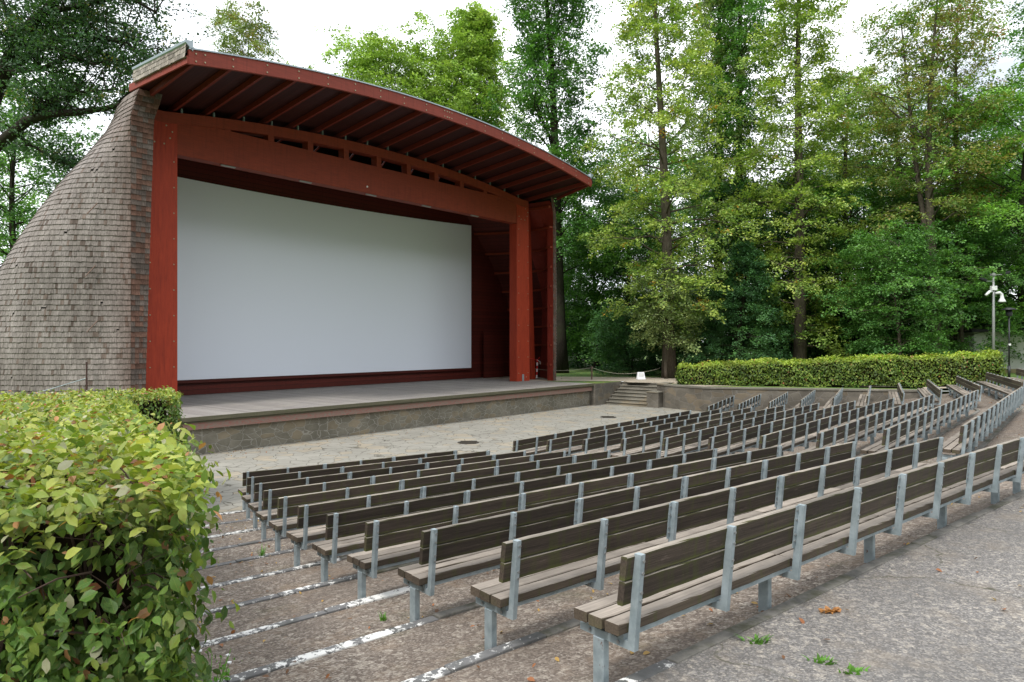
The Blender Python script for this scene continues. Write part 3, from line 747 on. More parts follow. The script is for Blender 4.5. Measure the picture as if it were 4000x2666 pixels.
# interior back wall, ceiling, cap
VS = 4.5
def s_at(w, v, off=-.42):
    P = ring(w, off); P = [p for p in P if True]; best = 0
    for (a0, b0), (a1, b1) in zip(P, P[1:]):
        if (b0-v)*(b1-v) <= 0 and b0 != b1: t = (v-b0)/(b1-b0); best = max(best, a0+(a1-a0)*t)
    return best
b = MB(); V = []; ws = [.002]+[k*.55 for k in range(1, 21)]
for w in ws: q = s_at(w, VS+.12); V += [(C-q, VS+.12, w), (C+q+.32, VS+.12, w)]
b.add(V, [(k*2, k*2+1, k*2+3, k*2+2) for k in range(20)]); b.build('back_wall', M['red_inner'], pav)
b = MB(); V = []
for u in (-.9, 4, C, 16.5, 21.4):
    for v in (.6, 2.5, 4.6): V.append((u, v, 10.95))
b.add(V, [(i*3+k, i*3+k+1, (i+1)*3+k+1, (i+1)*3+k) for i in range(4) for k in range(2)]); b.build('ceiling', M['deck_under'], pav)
for sd in (-1, 1):
    b = MB(); V = []; P = ring(11.3, -.02)
    for x, y in P:
        for f in (1, .6, .25, 0): V.append((C+sd*x*f, max(y, 1.05), 11.28+.5*(1-(x*f/12)**2)-.5*(1-(x/12)**2)))
    b.add(V, [(i*4+k, (i+1)*4+k, (i+1)*4+k+1, i*4+k+1) for i in range(len(P)-1) for k in range(3)]); b.build('rear_roof', M['felt'], pav)
b = MB(); b.box((22.0, VS-.3, .003), (23.9, VS-.2, 3.1)); b.build('side_door', M['red_inner'], pav)

# projection screen
scr = stage_empty('projection_screen', label='large white cinema screen hung across the back of the stage', cat='screen')
b = MB(); V = []; n = 30
for k in range(n+1):
    u = -.5+21.54*k/n; V += [(u, VS, .7), (u, VS, 9.69+.0018*(u-8)**2)]
b.add(V, [(k*2, k*2+2, k*2+3, k*2+1) for k in range(n)]); b.build('screen_cloth', M['screen'], scr, smooth=True)
b = MB(); b.box((-.6, VS-.06, .56), (21.1, VS+.05, .698)); b.box((21.042, VS-.04, .7), (21.09, VS+.05, 9.95)); b.build('screen_frame', M['red_inner'], scr)

# barrier tape on the right wing
tp = empty('barrier_tape', W(23.0, .6, 0), SA, label='red and white barrier tape hanging in the right wing of the stage', cat='tape')
rb = MB()
for k in range(6): rb.box((-.06+.006*k, -.005*k, .08+k*.2), (.06+.006*k, .01-.005*k, .08+(k+1)*.2-.003), k % 2)
rb.build('strip', [M['tape_white'], M['tape_red']], tp)
rb = MB(); rb.tube([(-.8, .1, 1.35), (-.4, .02, 1.33), (0, -.02, 1.2), (.05, -.03, 1.25), (.25, -.03, 1.4)], .018, 6); rb.tube([(0, -.03, 1.24), (.28, -.05, 1.12), (.3, -.05, .95)], .016, 6, 1)
rb.build('knot', [M['tape_red'], M['tape_white']], tp)

# ------------------------------------------------------------------ stone walls and steps right of the stage
b = MB(); b.box((21.7, -4.68, -1.4), (25.0, -4.1, -.04)); lw = b.build('retaining_wall', M['stone_dark']); lw.location = ST; lw.rotation_euler = (0, 0, SA)
tag(lw, 'short grey rubble wall between the stage corner and the stone steps', 'wall')
stp = stage_empty('stone_steps', label='flight of seven worn stone steps up to the gravel path', cat='steps')
nst = 7; rise = 1.25/nst
for k in range(nst):
    u0 = 22.8+k*.3; b = MB(); z1 = -1.27+(k+1)*rise
    b.box((u0+.02, -7.4, -1.45), (u0+.335, -4.71, z1-.05)); b.box((u0-.03, -7.4, z1-.0495), (u0+.335, -4.71, z1)); b.build('step', M['concrete'], stp, bevel=.015)
pr = stage_empty('stone_pier', label='squat stone pier with concrete cap beside the steps', cat='pier')
b = MB(); b.box((22.75, -8.15, -1.4), (23.75, -7.41, -.45)); b.build('pier', M['stone_dark'], pr, bevel=.02)
b = MB(); b.box((22.72, -8.18, -.449), (23.78, -7.395, -.38)); b.build('cap', M['concrete'], pr, bevel=.01)
rw = MB(); wp = [Vector(W(25.0, -7.66)[:2]), Vector(W(24.0, -7.68)[:2]), Vector(W(23.3, -8.5)[:2]), Vector((10.2, 36.75)), Vector((13.5, 36.0)), Vector((17, 35.2)), Vector((20.6, 34.4))]
cp = MB()
for mbx, h0, h1, wd in ((rw, -.3, 1.22, .25), (cp, 1.2205, 1.30, .29)):
    V = []
    for i, p in enumerate(wp):
        a = wp[max(0, i-1)]; c_ = wp[min(len(wp)-1, i+1)]; d = (c_-a).normalized(); nn = Vector((-d.y, d.x))
        for s, z in ((wd, h0), (-wd, h0), (-wd, h1), (wd, h1)): q = p+nn*s; V.append((q.x, q.y, z))
    mbx.add(V, [(i*4+q, i*4+(q+1) % 4, (i+1)*4+(q+1) % 4, (i+1)*4+q) for i in range(len(wp)-1) for q in range(4)]+[(3, 2, 1, 0), tuple(len(V)-4+q for q in range(4))])
rwe = empty('retaining_wall', (0, 0, 0), label='long low rubble wall with a flat cap below the far trimmed hedge', cat='wall')
rw.build('wall_body', M['stone_dark'], rwe); cp.build('coping', M['concrete'], rwe)

# ------------------------------------------------------------------ lawn (with the amphitheatre cut out), gravel path
import bmesh
hole = [W(-12, -4.3)[:2], W(21.9, -4.3)[:2], W(21.9, -4.55)[:2], W(24.85, -4.55)[:2], W(24.85, -7.7)[:2], W(24.0, -7.75)[:2], W(23.35, -8.5)[:2], (10.3, 36.9), (13.5, 36.15), (17, 35.35), (20.6, 34.5)]
kk, _ = kline(10, .22-KW/2); hole += [kk[3], kk[2], kk[1], kk[0], (kk[0][0]-2, kk[0][1]+2), (k1[0][0]-2.5, k1[0][1]+1)]
outer = [(-400, -200), (400, -200), (400, 600), (-400, 600)]
bm = bmesh.new()
def loop(pts):
    vs = [bm.verts.new((x, y, 1.25)) for x, y in pts]; return [bm.edges.new((vs[i], vs[(i+1) % len(vs)])) for i in range(len(vs))]
es = loop(outer)+loop(hole); bmesh.ops.triangle_fill(bm, use_beauty=True, edges=es)
for f in bm.faces:
    if f.normal.z < 0: f.normal_flip()
me = bpy.data.meshes.new('lawn'); bm.to_mesh(me); bm.free(); me.materials.append(M['grass'])
tag(link('lawn', me), kind='structure')
b = MB(); V = []
NX, NY = 40, 44
def gz(x, y):
    t = min(1, max(0, (x-20)/6)); t = t*t*(3-2*t); return 1.24+.32*t+ (.1*min(1, max(0, (x-27)/8)))
for i in range(NX+1):
    for j in range(NY+1):
        x = 14+i*1.8; y = 22+j*1.4; V.append((x, y, gz(x, y)))
fc = []
for i in range(NX):
    for j in range(NY):
        x = 14+(i+.5)*1.8; y = 22+(j+.5)*1.4
        if (x < 21.5 and y-1.0 > 36.75-(x-10.2)*.226) or (x >= 21.5 and y > 35.4) or x >= 27: fc.append((i*(NY+1)+j, (i+1)*(NY+1)+j, (i+1)*(NY+1)+j+1, i*(NY+1)+j+1))
b.add(V, fc); struct('grass_bank', b, M['grass'], smooth=True)
gp = MB(); gp.add([(x, y, 1.262) for x, y in [(-4, 43.6), (6.9, 42.6), (6.9, 41.5), W(24.86, -7.6)[:2], (10.3, 37.6), (13.0, 38.6), (24, 36.6), (24, 40.2), (12, 46.0), (9, 47.4), (-6, 49)]], [list(range(11))[::-1]]);
struct('gravel_path', gp, M['gravel'])
# extra gravel behind the far end of the benches
g2 = MB(); g2.add([(20.6, 34.7, 1.33), (22.2, 34.4, 1.42), (24.6, 33.9, 1.57), (29, 33.2, 1.6), (29, 36, 1.6), (21.2, 36.0, 1.34)], [(0, 1, 2, 3, 4, 5)]); struct('gravel_strip', g2, M['gravel'])
g3 = MB(); pc, _ = kline(10, .22)
g3.add([(*k11[3], T[10]+.0), (*outp[3], T[10]), (outp[3][0]+6, outp[3][1]+12, T[10]), (26.5, 36, T[10]+.02)], [(0, 1, 2, 3)]); struct('side_path', g3, M['gravel'])

so_m = MB(); so_m.add([(-45, -20, -.6), (60, -20, -.6), (60, 60, -.6), (-45, 60, -.6)], [(0, 1, 2, 3)]); struct('soil', so_m, M['soil'])
sb = MB(); sb.add([(*W(-8, -4.4)[:2], -.6), (*W(-2, -4.4)[:2], -.6), (*W(-2, -4.4)[:2], 1.25), (*W(-8, -4.4)[:2], 1.25)], [(0, 1, 2, 3)]); struct('earth_bank', sb, M['grass'])
# drain grates
for x, y, lab in ((-1.6, 25.5, 'dark round drain grate set in the paving, nearer the front left benches'), (4.7, 34.0, 'dark round drain grate set in the paving, nearer the stone steps')):
    g = MB(); g.tube([(0, 0, .0), (0, 0, .008)], .4, 20)
    for k in range(-3, 4): g.box((-.3, k*.1-.025, .008), (.3, k*.1+.025, .02))
    o = g.build('drain_grate', M['grate']); o.location = (x, y, .003); tag(o, lab, 'drain', 'drain grates in the paving')

# rod + cable against the shell, loose slats
def shell_pt(w, arc, off=.06):
    P = np.array(ring(w)); d = np.r_[0, np.cumsum(np.hypot(*np.diff(P, axis=0).T))]
    x, y = np.interp(arc, d, P[:, 0]), np.interp(arc, d, P[:, 1]); x2, y2 = np.interp(arc+.1, d, P[:, 0]), np.interp(arc+.1, d, P[:, 1])
    dx, dy = x2-x, y2-y; l = math.hypot(dx, dy); return W(C-(x+dy/l*off), y-dx/l*off, w)
p0 = Vector(shell_pt(1.2, 1.3, .25)); b = MB(); b.tube([(p0.x, p0.y, 1.0), (p0.x, p0.y, 3.0)], .028, 8); tag(b.build('metal_rod', M['rustpole']), 'thin rusty upright rod standing against the shingle wall', 'rod')
p1 = Vector((p0.x-3.0, p0.y-.9, 1.6)); b = MB(); q = Vector((p0.x, p0.y, 2.45)); b.tube([q, q.lerp(p1, .35)+Vector((0, 0, -.06)), q.lerp(p1, .7)+Vector((0, 0, -.06)), p1], .014, 6); tag(b.build('cable', M['galv']), 'pale thin cable slanting down from the rusty rod to the hedge', 'cable')
for w, arc, lab in ((6.9, 1.0, 'upper'), (4.75, 1.05, 'middle'), (2.85, 1.0, 'lower')):
    p = Vector(shell_pt(w+.3, arc, .14)); b = MB(); q = Vector(shell_pt(w-.1, arc+.3, .2)); b.tube([p, q], .018, 4)
    tag(b.build('loose_slat', M['oldwood']), '%s of the three loose splintered slats sticking out of the shingles' % lab, 'slat', 'loose slats on the shingle wall')

# ------------------------------------------------------------------ park things
# stakes and rope, little white sign
st1 = Vector((5.1, 44.5)); sg = Vector((8.25, 44.6)); tree5 = Vector((10.5, 46.4))
b = MB(); b.tube([(0, 0, -.1), (0, 0, .85)], [.05, .045], 8); o = b.build('wooden_stake', M['oldwood']); o.location = (st1.x, st1.y, 1.25); tag(o, 'short brown wooden stake holding up the rope beside the lawn', 'stake')
b = MB(); pts = []
for a, c_, s, z0, z1 in ((Vector((1.5, 45.6)), st1, .15, 1.9, 2.02), (st1, sg, .22, 2.02, 1.72), (sg, tree5-Vector((.5, .1)), .05, 1.72, 1.98)):
    for k in range(9): t = k/9; p = a.lerp(c_, t); pts.append((p.x, p.y, z0+(z1-z0)*t-s*4*t*(1-t)))
b.tube(pts, .012, 5); tag(b.build('rope', M['rope']), 'thin pale rope strung from the stake over the sign to a trunk', 'rope')
sgn = empty('notice_sign', (sg.x, sg.y, 1.27), .1, label='small white folding notice board standing on the gravel path', cat='sign')
b = MB()
b.add([(-.27,-.16,0),(.27,-.16,0),(.21,-.01,.46),(-.21,-.01,.46),(-.27,.16,0),(.27,.16,0),(.21,.01,.46),(-.21,.01,.46)], [(0,1,2,3),(5,4,7,6),(3,2,6,7),(1,5,6,2),(4,0,3,7)])
b.build('board', M['sign'], sgn)
b = MB(); b.box((-.15, -.12, .2), (.15, -.095, .4)); b.build('panel', M['white'], sgn)
# lamp posts
lp = empty('camera_pole', (28.35, 41.0, 1.62), 0, label='tall grey steel pole carrying floodlights and white security cameras', cat='pole')
b = MB(); b.tube([(0, 0, 0), (0, 0, 3.4), (0, 0, 6.1)], [.085, .075, .055], 12); b.build('pole', M['pole'], lp, smooth=True)
b = MB(); b.box((-.14, -.1, 5.95), (.1, .1, 6.08)); b.tube([(-.6, 0, 5.62), (0, 0, 5.62)], .022, 6); b.tube([(0, 0, 6.0), (.5, 0, 6.0)], .022, 6); b.build('arm', M['pole'], lp)
for x, z in ((-.68, 5.7), (.72, 6.08)):
    b = MB(); R = Matrix.Rotation(.35 if x < 0 else -.3, 3, 'Y'); b.box((-.22, -.16, -.05), (.2, .16, .09), 0, R, (x, 0, z)); b.build('floodlight', M['dark_metal'], lp, bevel=.02)
b = MB(); b.box((-.15, -.12, 5.08), (.15, .1, 5.34)); b.build('junction_box', M['white'], lp, bevel=.015)
b = MB(); b.tube([(-.12, -.05, 5.02), (-.3, -.1, 5.0), (-.62, -.25, 4.78)], [.05, .085, .07], 8); b.build('bullet_camera', M['white'], lp, smooth=True)
b = MB(); b.tube([(.08, -.05, 4.9), (.3, -.1, 4.95), (.4, -.12, 4.85), (.42, -.12, 4.62), (.42, -.12, 4.45), (.42, -.12, 4.38)], [.07, .08, .08, .1, .19, .2], 12); b.build('dome_camera', M['white'], lp, smooth=True)
b = MB(); b.box((-.16, -.2, 0), (.22, .14, .6)); b.box((.02, -.16, .6), (.2, .1, 1.25)); b.build('cabinet', M['dark_metal'], lp, bevel=.02)
ll = empty('park_lantern', (28.2, 39.5, 1.62), 0, label='dark park lantern with a flat round hood on a slim pole', cat='street lamp')
b = MB(); b.tube([(0, 0, 0), (0, 0, .7)], .07, 10); b.tube([(0, 0, .7), (0, 0, 3.5)], .042, 10); b.build('pole', M['dark_metal'], ll, smooth=True)
b = MB(); b.tube([(0, 0, 3.5), (0, 0, 3.56), (0, 0, 3.85)], [.14, .15, .15], 12); b.build('lamp_body', M['dark_metal'], ll, smooth=True)
b = MB(); b.tube([(0, 0, 3.86), (0, 0, 3.89), (0, 0, 4.0), (0, 0, 4.02)], [.38, .39, .12, .02], 18); b.build('hood', M['dark_metal'], ll, smooth=True)
b = MB(); b.box((-.06, -.07, 1.85), (.06, -.043, 1.95)); b.build('sticker', M['white'], ll)
# pale building at right edge
wb = empty('pale_building', (32, 45.5, 1.55), -.12, label='low pale plastered building at the right edge behind the lamps', cat='building')
b = MB(); b.box((-1.7, 0, .35), (16, 8, 2.75)); b.build('wall', M['plaster'], wb)
b = MB(); b.box((-1.72, -.03, -.2), (16.02, 8.02, .349)); b.build('plinth', M['plinth'], wb)
b = MB(); b.box((-2.0, -.4, 2.751), (16.3, 8.4, 2.95)); b.build('roof', M['felt'], wb)
hb = empty('red_roofed_house', (11, 84, 1.25), .1, label='distant white house with red tiled roof glimpsed between the trunks', cat='house')
b = MB(); b.box((-5, 0, 0), (5, 8, 2.6)); b.build('wall', M['plaster'], hb)
b = MB(); b.prism([(-.5, 2.605), (8.5, 2.605), (4, 4.6)], 0, -5.4, 5.4); b.build('roof', M['redtile'], hb)
for x in (-3, 0, 3):
    w_ = MB(); w_.box((x-.5, -.04, 1.0), (x+.5, -.002, 2.0)); w_.build('window', M['glass'], hb)

# ------------------------------------------------------------------ foliage
def leaf_quads(P, Nrm, size, asp=.6, droop=.0, r=rng):
    n = len(P); Nrm = Nrm/np.linalg.norm(Nrm, axis=1, keepdims=True)
    a = r.normal(size=(n, 3)); a -= (a*Nrm).sum(1, keepdims=True)*Nrm; a /= np.linalg.norm(a, axis=1, keepdims=True)
    a[:, 2] -= droop; a /= np.linalg.norm(a, axis=1, keepdims=True)
    b_ = np.cross(Nrm, a); s = size[:, None]
    V = np.stack([P-a*s*.5, P+b_*s*asp*.5-a*s*.05, P+a*s*.5, P-b_*s*asp*.5-a*s*.05], 1).reshape(-1, 3)
    return V, np.arange(n*4).reshape(-1, 4)
def tree_mesh(H, R, base=.2, seed=1, nb=70, leaves=30000, lsize=.2, prof='lime', rt=.35, lean=(0, 0), flat=.35, up=.3, ns=7, spread=.75, trunk_top=.95, forks=0, wob=.4, density_noise=.0):
    r = np.random.default_rng(seed); wood = MB(); nb = int(nb*1.15)
    K = 12; tp = []
    ph = r.uniform(0, 6, 4)
    for k in range(K+1):
        t = k/K; tp.append(np.array([lean[0]*t**1.2+wob*math.sin(ph[0]+t*5)*t, lean[1]*t+wob*math.sin(ph[1]+t*4)*t, H*trunk_top*t]))
    rad = [rt*(1.25 if k == 0 else 1)*(1-.9*(k/K)**1.1)+.015 for k in range(K+1)]
    wood.tube(tp, rad, 9)
    trunks = [tp]
    for f in range(forks):
        az = r.uniform(0, 6.28); h0 = r.uniform(.25, .45); q = []
        b0 = tp[int(h0*K)]
        for k in range(9):
            t = k/8; q.append(b0+np.array([math.cos(az)*R*.45*t**.7, math.sin(az)*R*.45*t**.7, (H*.93-b0[2])*t]))
        wood.tube(q, [rt*.55*(1-.88*k/8)+.015 for k in range(9)], 7); trunks.append(q)
    def profile(t):  # t 0..1 through crown height
        if prof == 'lime': return (math.sin(math.pi*min(1, t*.9+.12))**.6)*(1-.45*t)
        if prof == 'column': return .85*(math.sin(math.pi*min(1, t*.92+.06))**.45)*(1-.35*t)
        if prof == 'cone': return max(.06, (1-t)**.8)*(.6+.4*min(1, t*6))
        if prof == 'round': return math.sin(math.pi*(t*.86+.1))**.55
        return 1
    SP = []; SD = []; SW = []
    for i in range(nb):
        t = (i+r.uniform(0, 1))/nb; t = t**.9; hz = H*(base+(1-base)*t*.97); tk = trunks[r.integers(len(trunks))]
        zz = np.array([p[2] for p in tk]); hh = min(max(hz*.97, zz[0]+.1), zz[-1]-.05)
        ax = np.array([np.interp(hh, zz, [p[j] for p in tk]) for j in range(3)])
        az = i*2.399+r.uniform(-.5, .5); ln = R*profile(t)*r.uniform(.45, 1.2); el = up*(.3+t*1.5)+r.uniform(-.25, .3)
        if prof == 'column': el += .5
        d = np.array([math.cos(az)*math.cos(el), math.sin(az)*math.cos(el), math.sin(el)])
        pts = [ax+d*ln*q+np.array([0, 0, (.12*ln*math.sin(q*2.2) - .16*ln*q*q)])+r.normal(size=3)*.05*ln*q for q in (0, .25, .5, .75, 1.)]
        r0 = max(.02, rt*.22*(1-t*.75)*(ln/R+.2))
        wood.tube(pts, [r0, r0*.75, r0*.5, r0*.3, .008], 5, cap=False)
        for j in range(ns):
            q = .25+.75*(j+r.uniform(0, 1))/ns; ip = min(3, int(q*4)); fr = q*4-ip; p0 = pts[ip]*(1-fr)+pts[ip+1]*fr
            sg_ = 1 if j % 2 else -1; a2 = az+sg_*r.uniform(.5, 1.2); l2 = ln*spread*.5*(1.15-q*.6)*r.uniform(.6, 1.2)+.25
            d2 = np.array([math.cos(a2), math.sin(a2), r.uniform(-.25, .4)])
            p1 = p0+d2*l2
            if r.random() < .8: wood.tube([p0, (p0+p1)/2+np.array([0, 0, .05*l2]), p1], [r0*.3, r0*.2, .006], 3, cap=False)
            SP.append(p0); SD.append(p1-p0); SW.append(l2)
        SP.append(pts[3]); SD.append(pts[4]-pts[3]); SW.append(ln*.35)
    SP = np.array(SP); SD = np.array(SD); SW = np.array(SW)
    # leafy sprays: flat drooping fans hung along the side branches
    m = 4; k = np.repeat(np.arange(len(SP)), m); ns_ = len(k); g = lsize/.2
    base_ = SP[k]+SD[k]*r.uniform(.2, 1.05, (ns_, 1)); D = SD[k]/(np.linalg.norm(SD[k], axis=1, keepdims=True)+1e-6)
    D = D+r.normal(size=(ns_, 3))*np.array([.6, .6, .28]); D[:, 2] -= .12; D /= np.linalg.norm(D, axis=1, keepdims=True)
    ln_ = g*r.uniform(.45, 1.15, ns_)*(.7+.3*np.minimum(1.5, SW[k])); Lt = np.cross(D, [0, 0, 1.]); Lt /= np.linalg.norm(Lt, axis=1, keepdims=True)+1e-6
    Lt[:, 2] += r.normal(size=ns_)*.35; Nn0 = np.cross(Lt, D); Nn0 /= np.linalg.norm(Nn0, axis=1, keepdims=True); Nn0[Nn0[:, 2] < 0] *= -1
    cnt = r.multinomial(int(leaves*1.15), ln_/ln_.sum()); idx = np.repeat(np.arange(ns_), cnt); n = len(idx)
    tt = r.random(n)**.8; lat = np.clip(r.normal(size=n), -1.7, 1.7)*.27*g*(1.1-.55*tt); thk = np.clip(r.normal(size=n), -1.6, 1.6)*(.06+.09*flat)*g
    P = base_[idx]+D[idx]*(tt*ln_[idx])[:, None]+Lt[idx]*lat[:, None]+Nn0[idx]*thk[:, None]
    P[:, 2] -= .22*ln_[idx]*tt**2+.25*np.abs(lat)
    Nn = Nn0[idx]+r.normal(size=(n, 3))*.38
    sz = lsize*.92*r.uniform(.65, 1.2, n); SP = base_
    V, F = leaf_quads(P, Nn, sz, .62, .25, r)
    return wood, V, F, idx, P, len(SP)
def colorize(P, idx, nc, pal, seed, H, clump=.5, accent=None, acc=.0):
    r = np.random.default_rng(seed+99); pal = np.array(pal); k = r.random(nc)[idx]*clump+r.random(len(P))*(1-clump)
    k = np.clip(k + .12*np.sin(P[:, 0]*.9+seed)*np.sin(P[:, 2]*.6), 0, .999)*(len(pal)-1); a = k.astype(int); f = (k-a)[:, None]
    c = pal[a]*(1-f)+pal[a+1]*f; c *= r.uniform(.88, 1.12, len(P))[:, None]; c *= 1.85*r.uniform(.6, 1.25, nc)[idx][:, None]; c[:, 0] *= .93
    if accent is not None:
        m = (r.random(nc) < acc)[idx] & (r.random(len(P)) < .65); c[m] = np.array(accent)*r.uniform(.7, 1.2, m.sum())[:, None]
    return c
PAL = {
 'yel': [(.07,.12,.03), (.13,.19,.04), (.21,.26,.06), (.3,.31,.08)],
 'mid': [(.03,.08,.02), (.055,.125,.028), (.1,.19,.04)],
 'bright': [(.06,.13,.02), (.1,.2,.035), (.17,.28,.05)],
 'dark': [(.02,.055,.02), (.035,.085,.03), (.055,.12,.035)],
 'grey': [(.06,.09,.035), (.1,.135,.05), (.15,.18,.07), (.2,.215,.09)],
 'brown': [(.06,.13,.03), (.11,.17,.04), (.16,.17,.045), (.19,.12,.045)],
 'lite': [(.1,.16,.035), (.17,.24,.05), (.25,.31,.08)]}
def tree(name, label, px, y, H, R, pal, cat='tree', z0=1.25, accent=None, acc=0., clump=.75, bark='bark', group=None, seed=1, **k):
    wood, V, F, idx, P, nc = tree_mesh(H, R, seed=seed, **k)
    root = empty(name, ((px-1176.5)*y/1600, y, z0), 0, label=label, cat=cat, group=group)
    wood.build('trunk', M[bark], root, smooth=True)
    cols = colorize(P, idx, nc, PAL[pal], seed, H, clump, accent, acc)
    link('crown', npmesh('crown', V, F, cols, M['leaf']), root)
    return root
def dup(root, loc, rz, s, label):
    r_ = root.copy(); COL.objects.link(r_); r_.location = loc; r_.rotation_euler = (0, 0, rz); r_.scale = (s, s, s); r_['label'] = label
    for ch in root.children: c_ = ch.copy(); COL.objects.link(c_); c_.parent = r_
    return r_

tree('linden_tree', 'tall yellowing linden with pale trunk just left of the long far hedge', 1538, 46.4, 31, 5.6, 'yel', base=.1, seed=11, nb=95, leaves=52000, lsize=.21, rt=.42, up=.28, accent=(.5,.28,.04), acc=.02, lean=(-.8, .5), wob=.25, spread=.85)
tree('linden_tree', 'tall yellow-green linden rising behind the middle of the far hedge', 1838, 48, 33, 4.7, 'yel', base=.06, seed=12, nb=105, leaves=56000, lsize=.21, rt=.42, up=.22, accent=(.4,.28,.06), acc=.01, wob=.15, spread=.8)
tree('ivy_clad_tree', 'dark ivy clad tree with pointed top just right of the stage roof', 1290, 53.7, 38, 9.5, 'mid', base=.2, seed=13, nb=115, leaves=74000, lsize=.24, prof='column', rt=.48, lean=(-1.6, 0), up=.5, bark='bark_dark', spread=.6)
tree('maple_tree', 'tall straight dark trunked tree, left of the pair behind the lindens', 1650, 57, 39, 6.3, 'grey', base=.3, seed=14, nb=70, leaves=34000, lsize=.25, rt=.42, prof='column', up=.6, bark='bark_dark', wob=.2)
tree('maple_tree', 'tall straight dark trunked tree, right of the pair behind the lindens', 1698, 55, 38, 6.2, 'mid', base=.22, seed=15, nb=76, leaves=40000, lsize=.24, rt=.42, prof='column', up=.5, bark='bark_dark', wob=.2)
tree('chestnut_tree', 'light yellow-green tree crown rising over the middle of the stage roof', 1080, 60, 31, 8.8, 'lite', base=.25, seed=16, nb=100, leaves=78000, lsize=.26, prof='column', rt=.4, up=.45)
tree('oak_tree', 'bright green spreading tree crown showing over the stage roof, left of the chestnut', 905, 60, 28, 8.4, 'lite', base=.3, seed=17, nb=110, leaves=80000, lsize=.26, prof='round', rt=.4)
tree('locust_tree', 'thin airy crown with yellow tints alone above the left end of the roof', 560, 58, 30.5, 4.6, 'grey', base=.45, seed=18, nb=42, leaves=19000, lsize=.24, prof='round', rt=.22, up=.6, accent=(.26,.22,.07), acc=.35, ns=5)
tree('maple_tree', 'brown tinged tall tree with pale trunk in front of the right-hand trees', 2150, 45, 26, 5.0, 'brown', base=.38, seed=19, nb=66, leaves=30000, lsize=.2, prof='round', rt=.36, up=.5, clump=.7, forks=1, lean=(-.3, 0))
tree('ash_tree', 'slim tree with brown specked foliage right of the pale trunk', 2200, 48, 27, 3.8, 'brown', base=.4, seed=20, nb=46, leaves=14000, lsize=.2, prof='round', rt=.26, up=.5, accent=(.3,.13,.05), acc=.35)
tree('oak_tree', 'green oak with long dark limbs behind the brown tinged tree', 2060, 58, 23.5, 7.5, 'mid', base=.3, seed=21, nb=50, leaves=26000, lsize=.24, prof='round', rt=.5, up=.35, bark='bark_dark')
tree('maple_tree', 'bright green maple with layered branches at the right edge', 2352, 46, 20, 7.0, 'bright', base=.13, seed=22, nb=80, leaves=60000, lsize=.2, prof='round', rt=.3, up=.2, flat=.22, z0=1.6, bark='bark_dark')
tree('maple_tree', 'tall dark tree topping the bright maple at the right edge', 2455, 54, 31, 6.0, 'mid', base=.3, seed=23, nb=60, leaves=28000, lsize=.25, prof='round', rt=.4, bark='bark_dark')
tree('linden_tree', 'golden-green linden crown between the middle linden and the oak', 1945, 56, 25, 5.0, 'yel', base=.2, seed=24, nb=60, leaves=28000, lsize=.24, prof='round', rt=.35)
tree('hornbeam_tree', 'low green hornbeam with thin trunk behind the right half of the hedge', 2066, 43, 9.0, 4.2, 'mid', base=.16, seed=25, nb=60, leaves=34000, lsize=.17, prof='round', rt=.1, up=.3, flat=.25)
tree('hornbeam_tree', 'low dense hornbeam between the pale trunk and the lamp posts', 2215, 46, 10, 5.0, 'mid', base=.12, seed=26, nb=60, leaves=36000, lsize=.18, prof='round', rt=.14, flat=.25)
tree('yew_tree', 'very dark drooping evergreen under the paired tall trunks', 1700, 46.5, 9.5, 4.0, 'dark', base=.05, seed=27, nb=70, leaves=40000, lsize=.15, prof='cone', rt=.2, up=-.1, flat=.5, bark='bark_dark')
tree('hornbeam_tree', 'bushy green sapling crown growing around the foot of the yellowing linden', 1530, 45.4, 7.0, 2.4, 'grey', base=.28, seed=28, nb=40, leaves=15000, lsize=.17, prof='round', rt=.08)
tree('hazel_bush', 'dark rounded bush beside the rope and the small white sign', 1450, 51, 4.6, 3.3, 'dark', cat='bush', base=.03, seed=29, nb=50, leaves=22000, lsize=.17, prof='round', rt=.08, bark='bark_dark')
tree('beech_tree', 'mid green tree with thin dark trunk behind the roped lawn', 1370, 60, 13, 5.5, 'mid', base=.12, seed=30, nb=55, leaves=26000, lsize=.25, prof='round', rt=.22, flat=.22, bark='bark_dark')
tree('beech_tree', 'layered green tree directly left of the yellowing linden trunk', 1440, 57, 15, 5.0, 'mid', base=.14, seed=31, nb=60, leaves=28000, lsize=.24, prof='round', rt=.25, flat=.22, bark='bark_dark')
tree('beech_tree', 'shaded green tree between the two yellow-green lindens', 1770, 54, 15, 6.0, 'dark', base=.08, seed=32, nb=60, leaves=34000, lsize=.23, prof='round', rt=.25, bark='bark_dark')
tree('beech_tree', 'green tree filling behind the golden linden and the hedge', 1950, 51, 14, 6.0, 'mid', base=.08, seed=33, nb=60, leaves=34000, lsize=.22, prof='round', rt=.22, bark='bark_dark')
tree('beech_tree', 'dark green tree low behind the lamp posts at the right', 2300, 50, 13, 6.0, 'dark', base=.16, seed=34, nb=55, leaves=30000, lsize=.22, prof='round', rt=.22, bark='bark_dark', z0=1.5)
# left side
tree('oak_tree', 'dark green tree low at the left edge behind the shingle shell', 40, 47, 21, 6.5, 'mid', base=.25, seed=35, nb=60, leaves=32000, lsize=.24, prof='round', rt=.3, bark='bark_dark')
tree('oak_tree', 'sunlit yellowish tree behind the lower left branches', -40, 56, 18, 6.5, 'bright', base=.2, seed=36, nb=50, leaves=24000, lsize=.26, prof='round', rt=.3, bark='bark_dark')
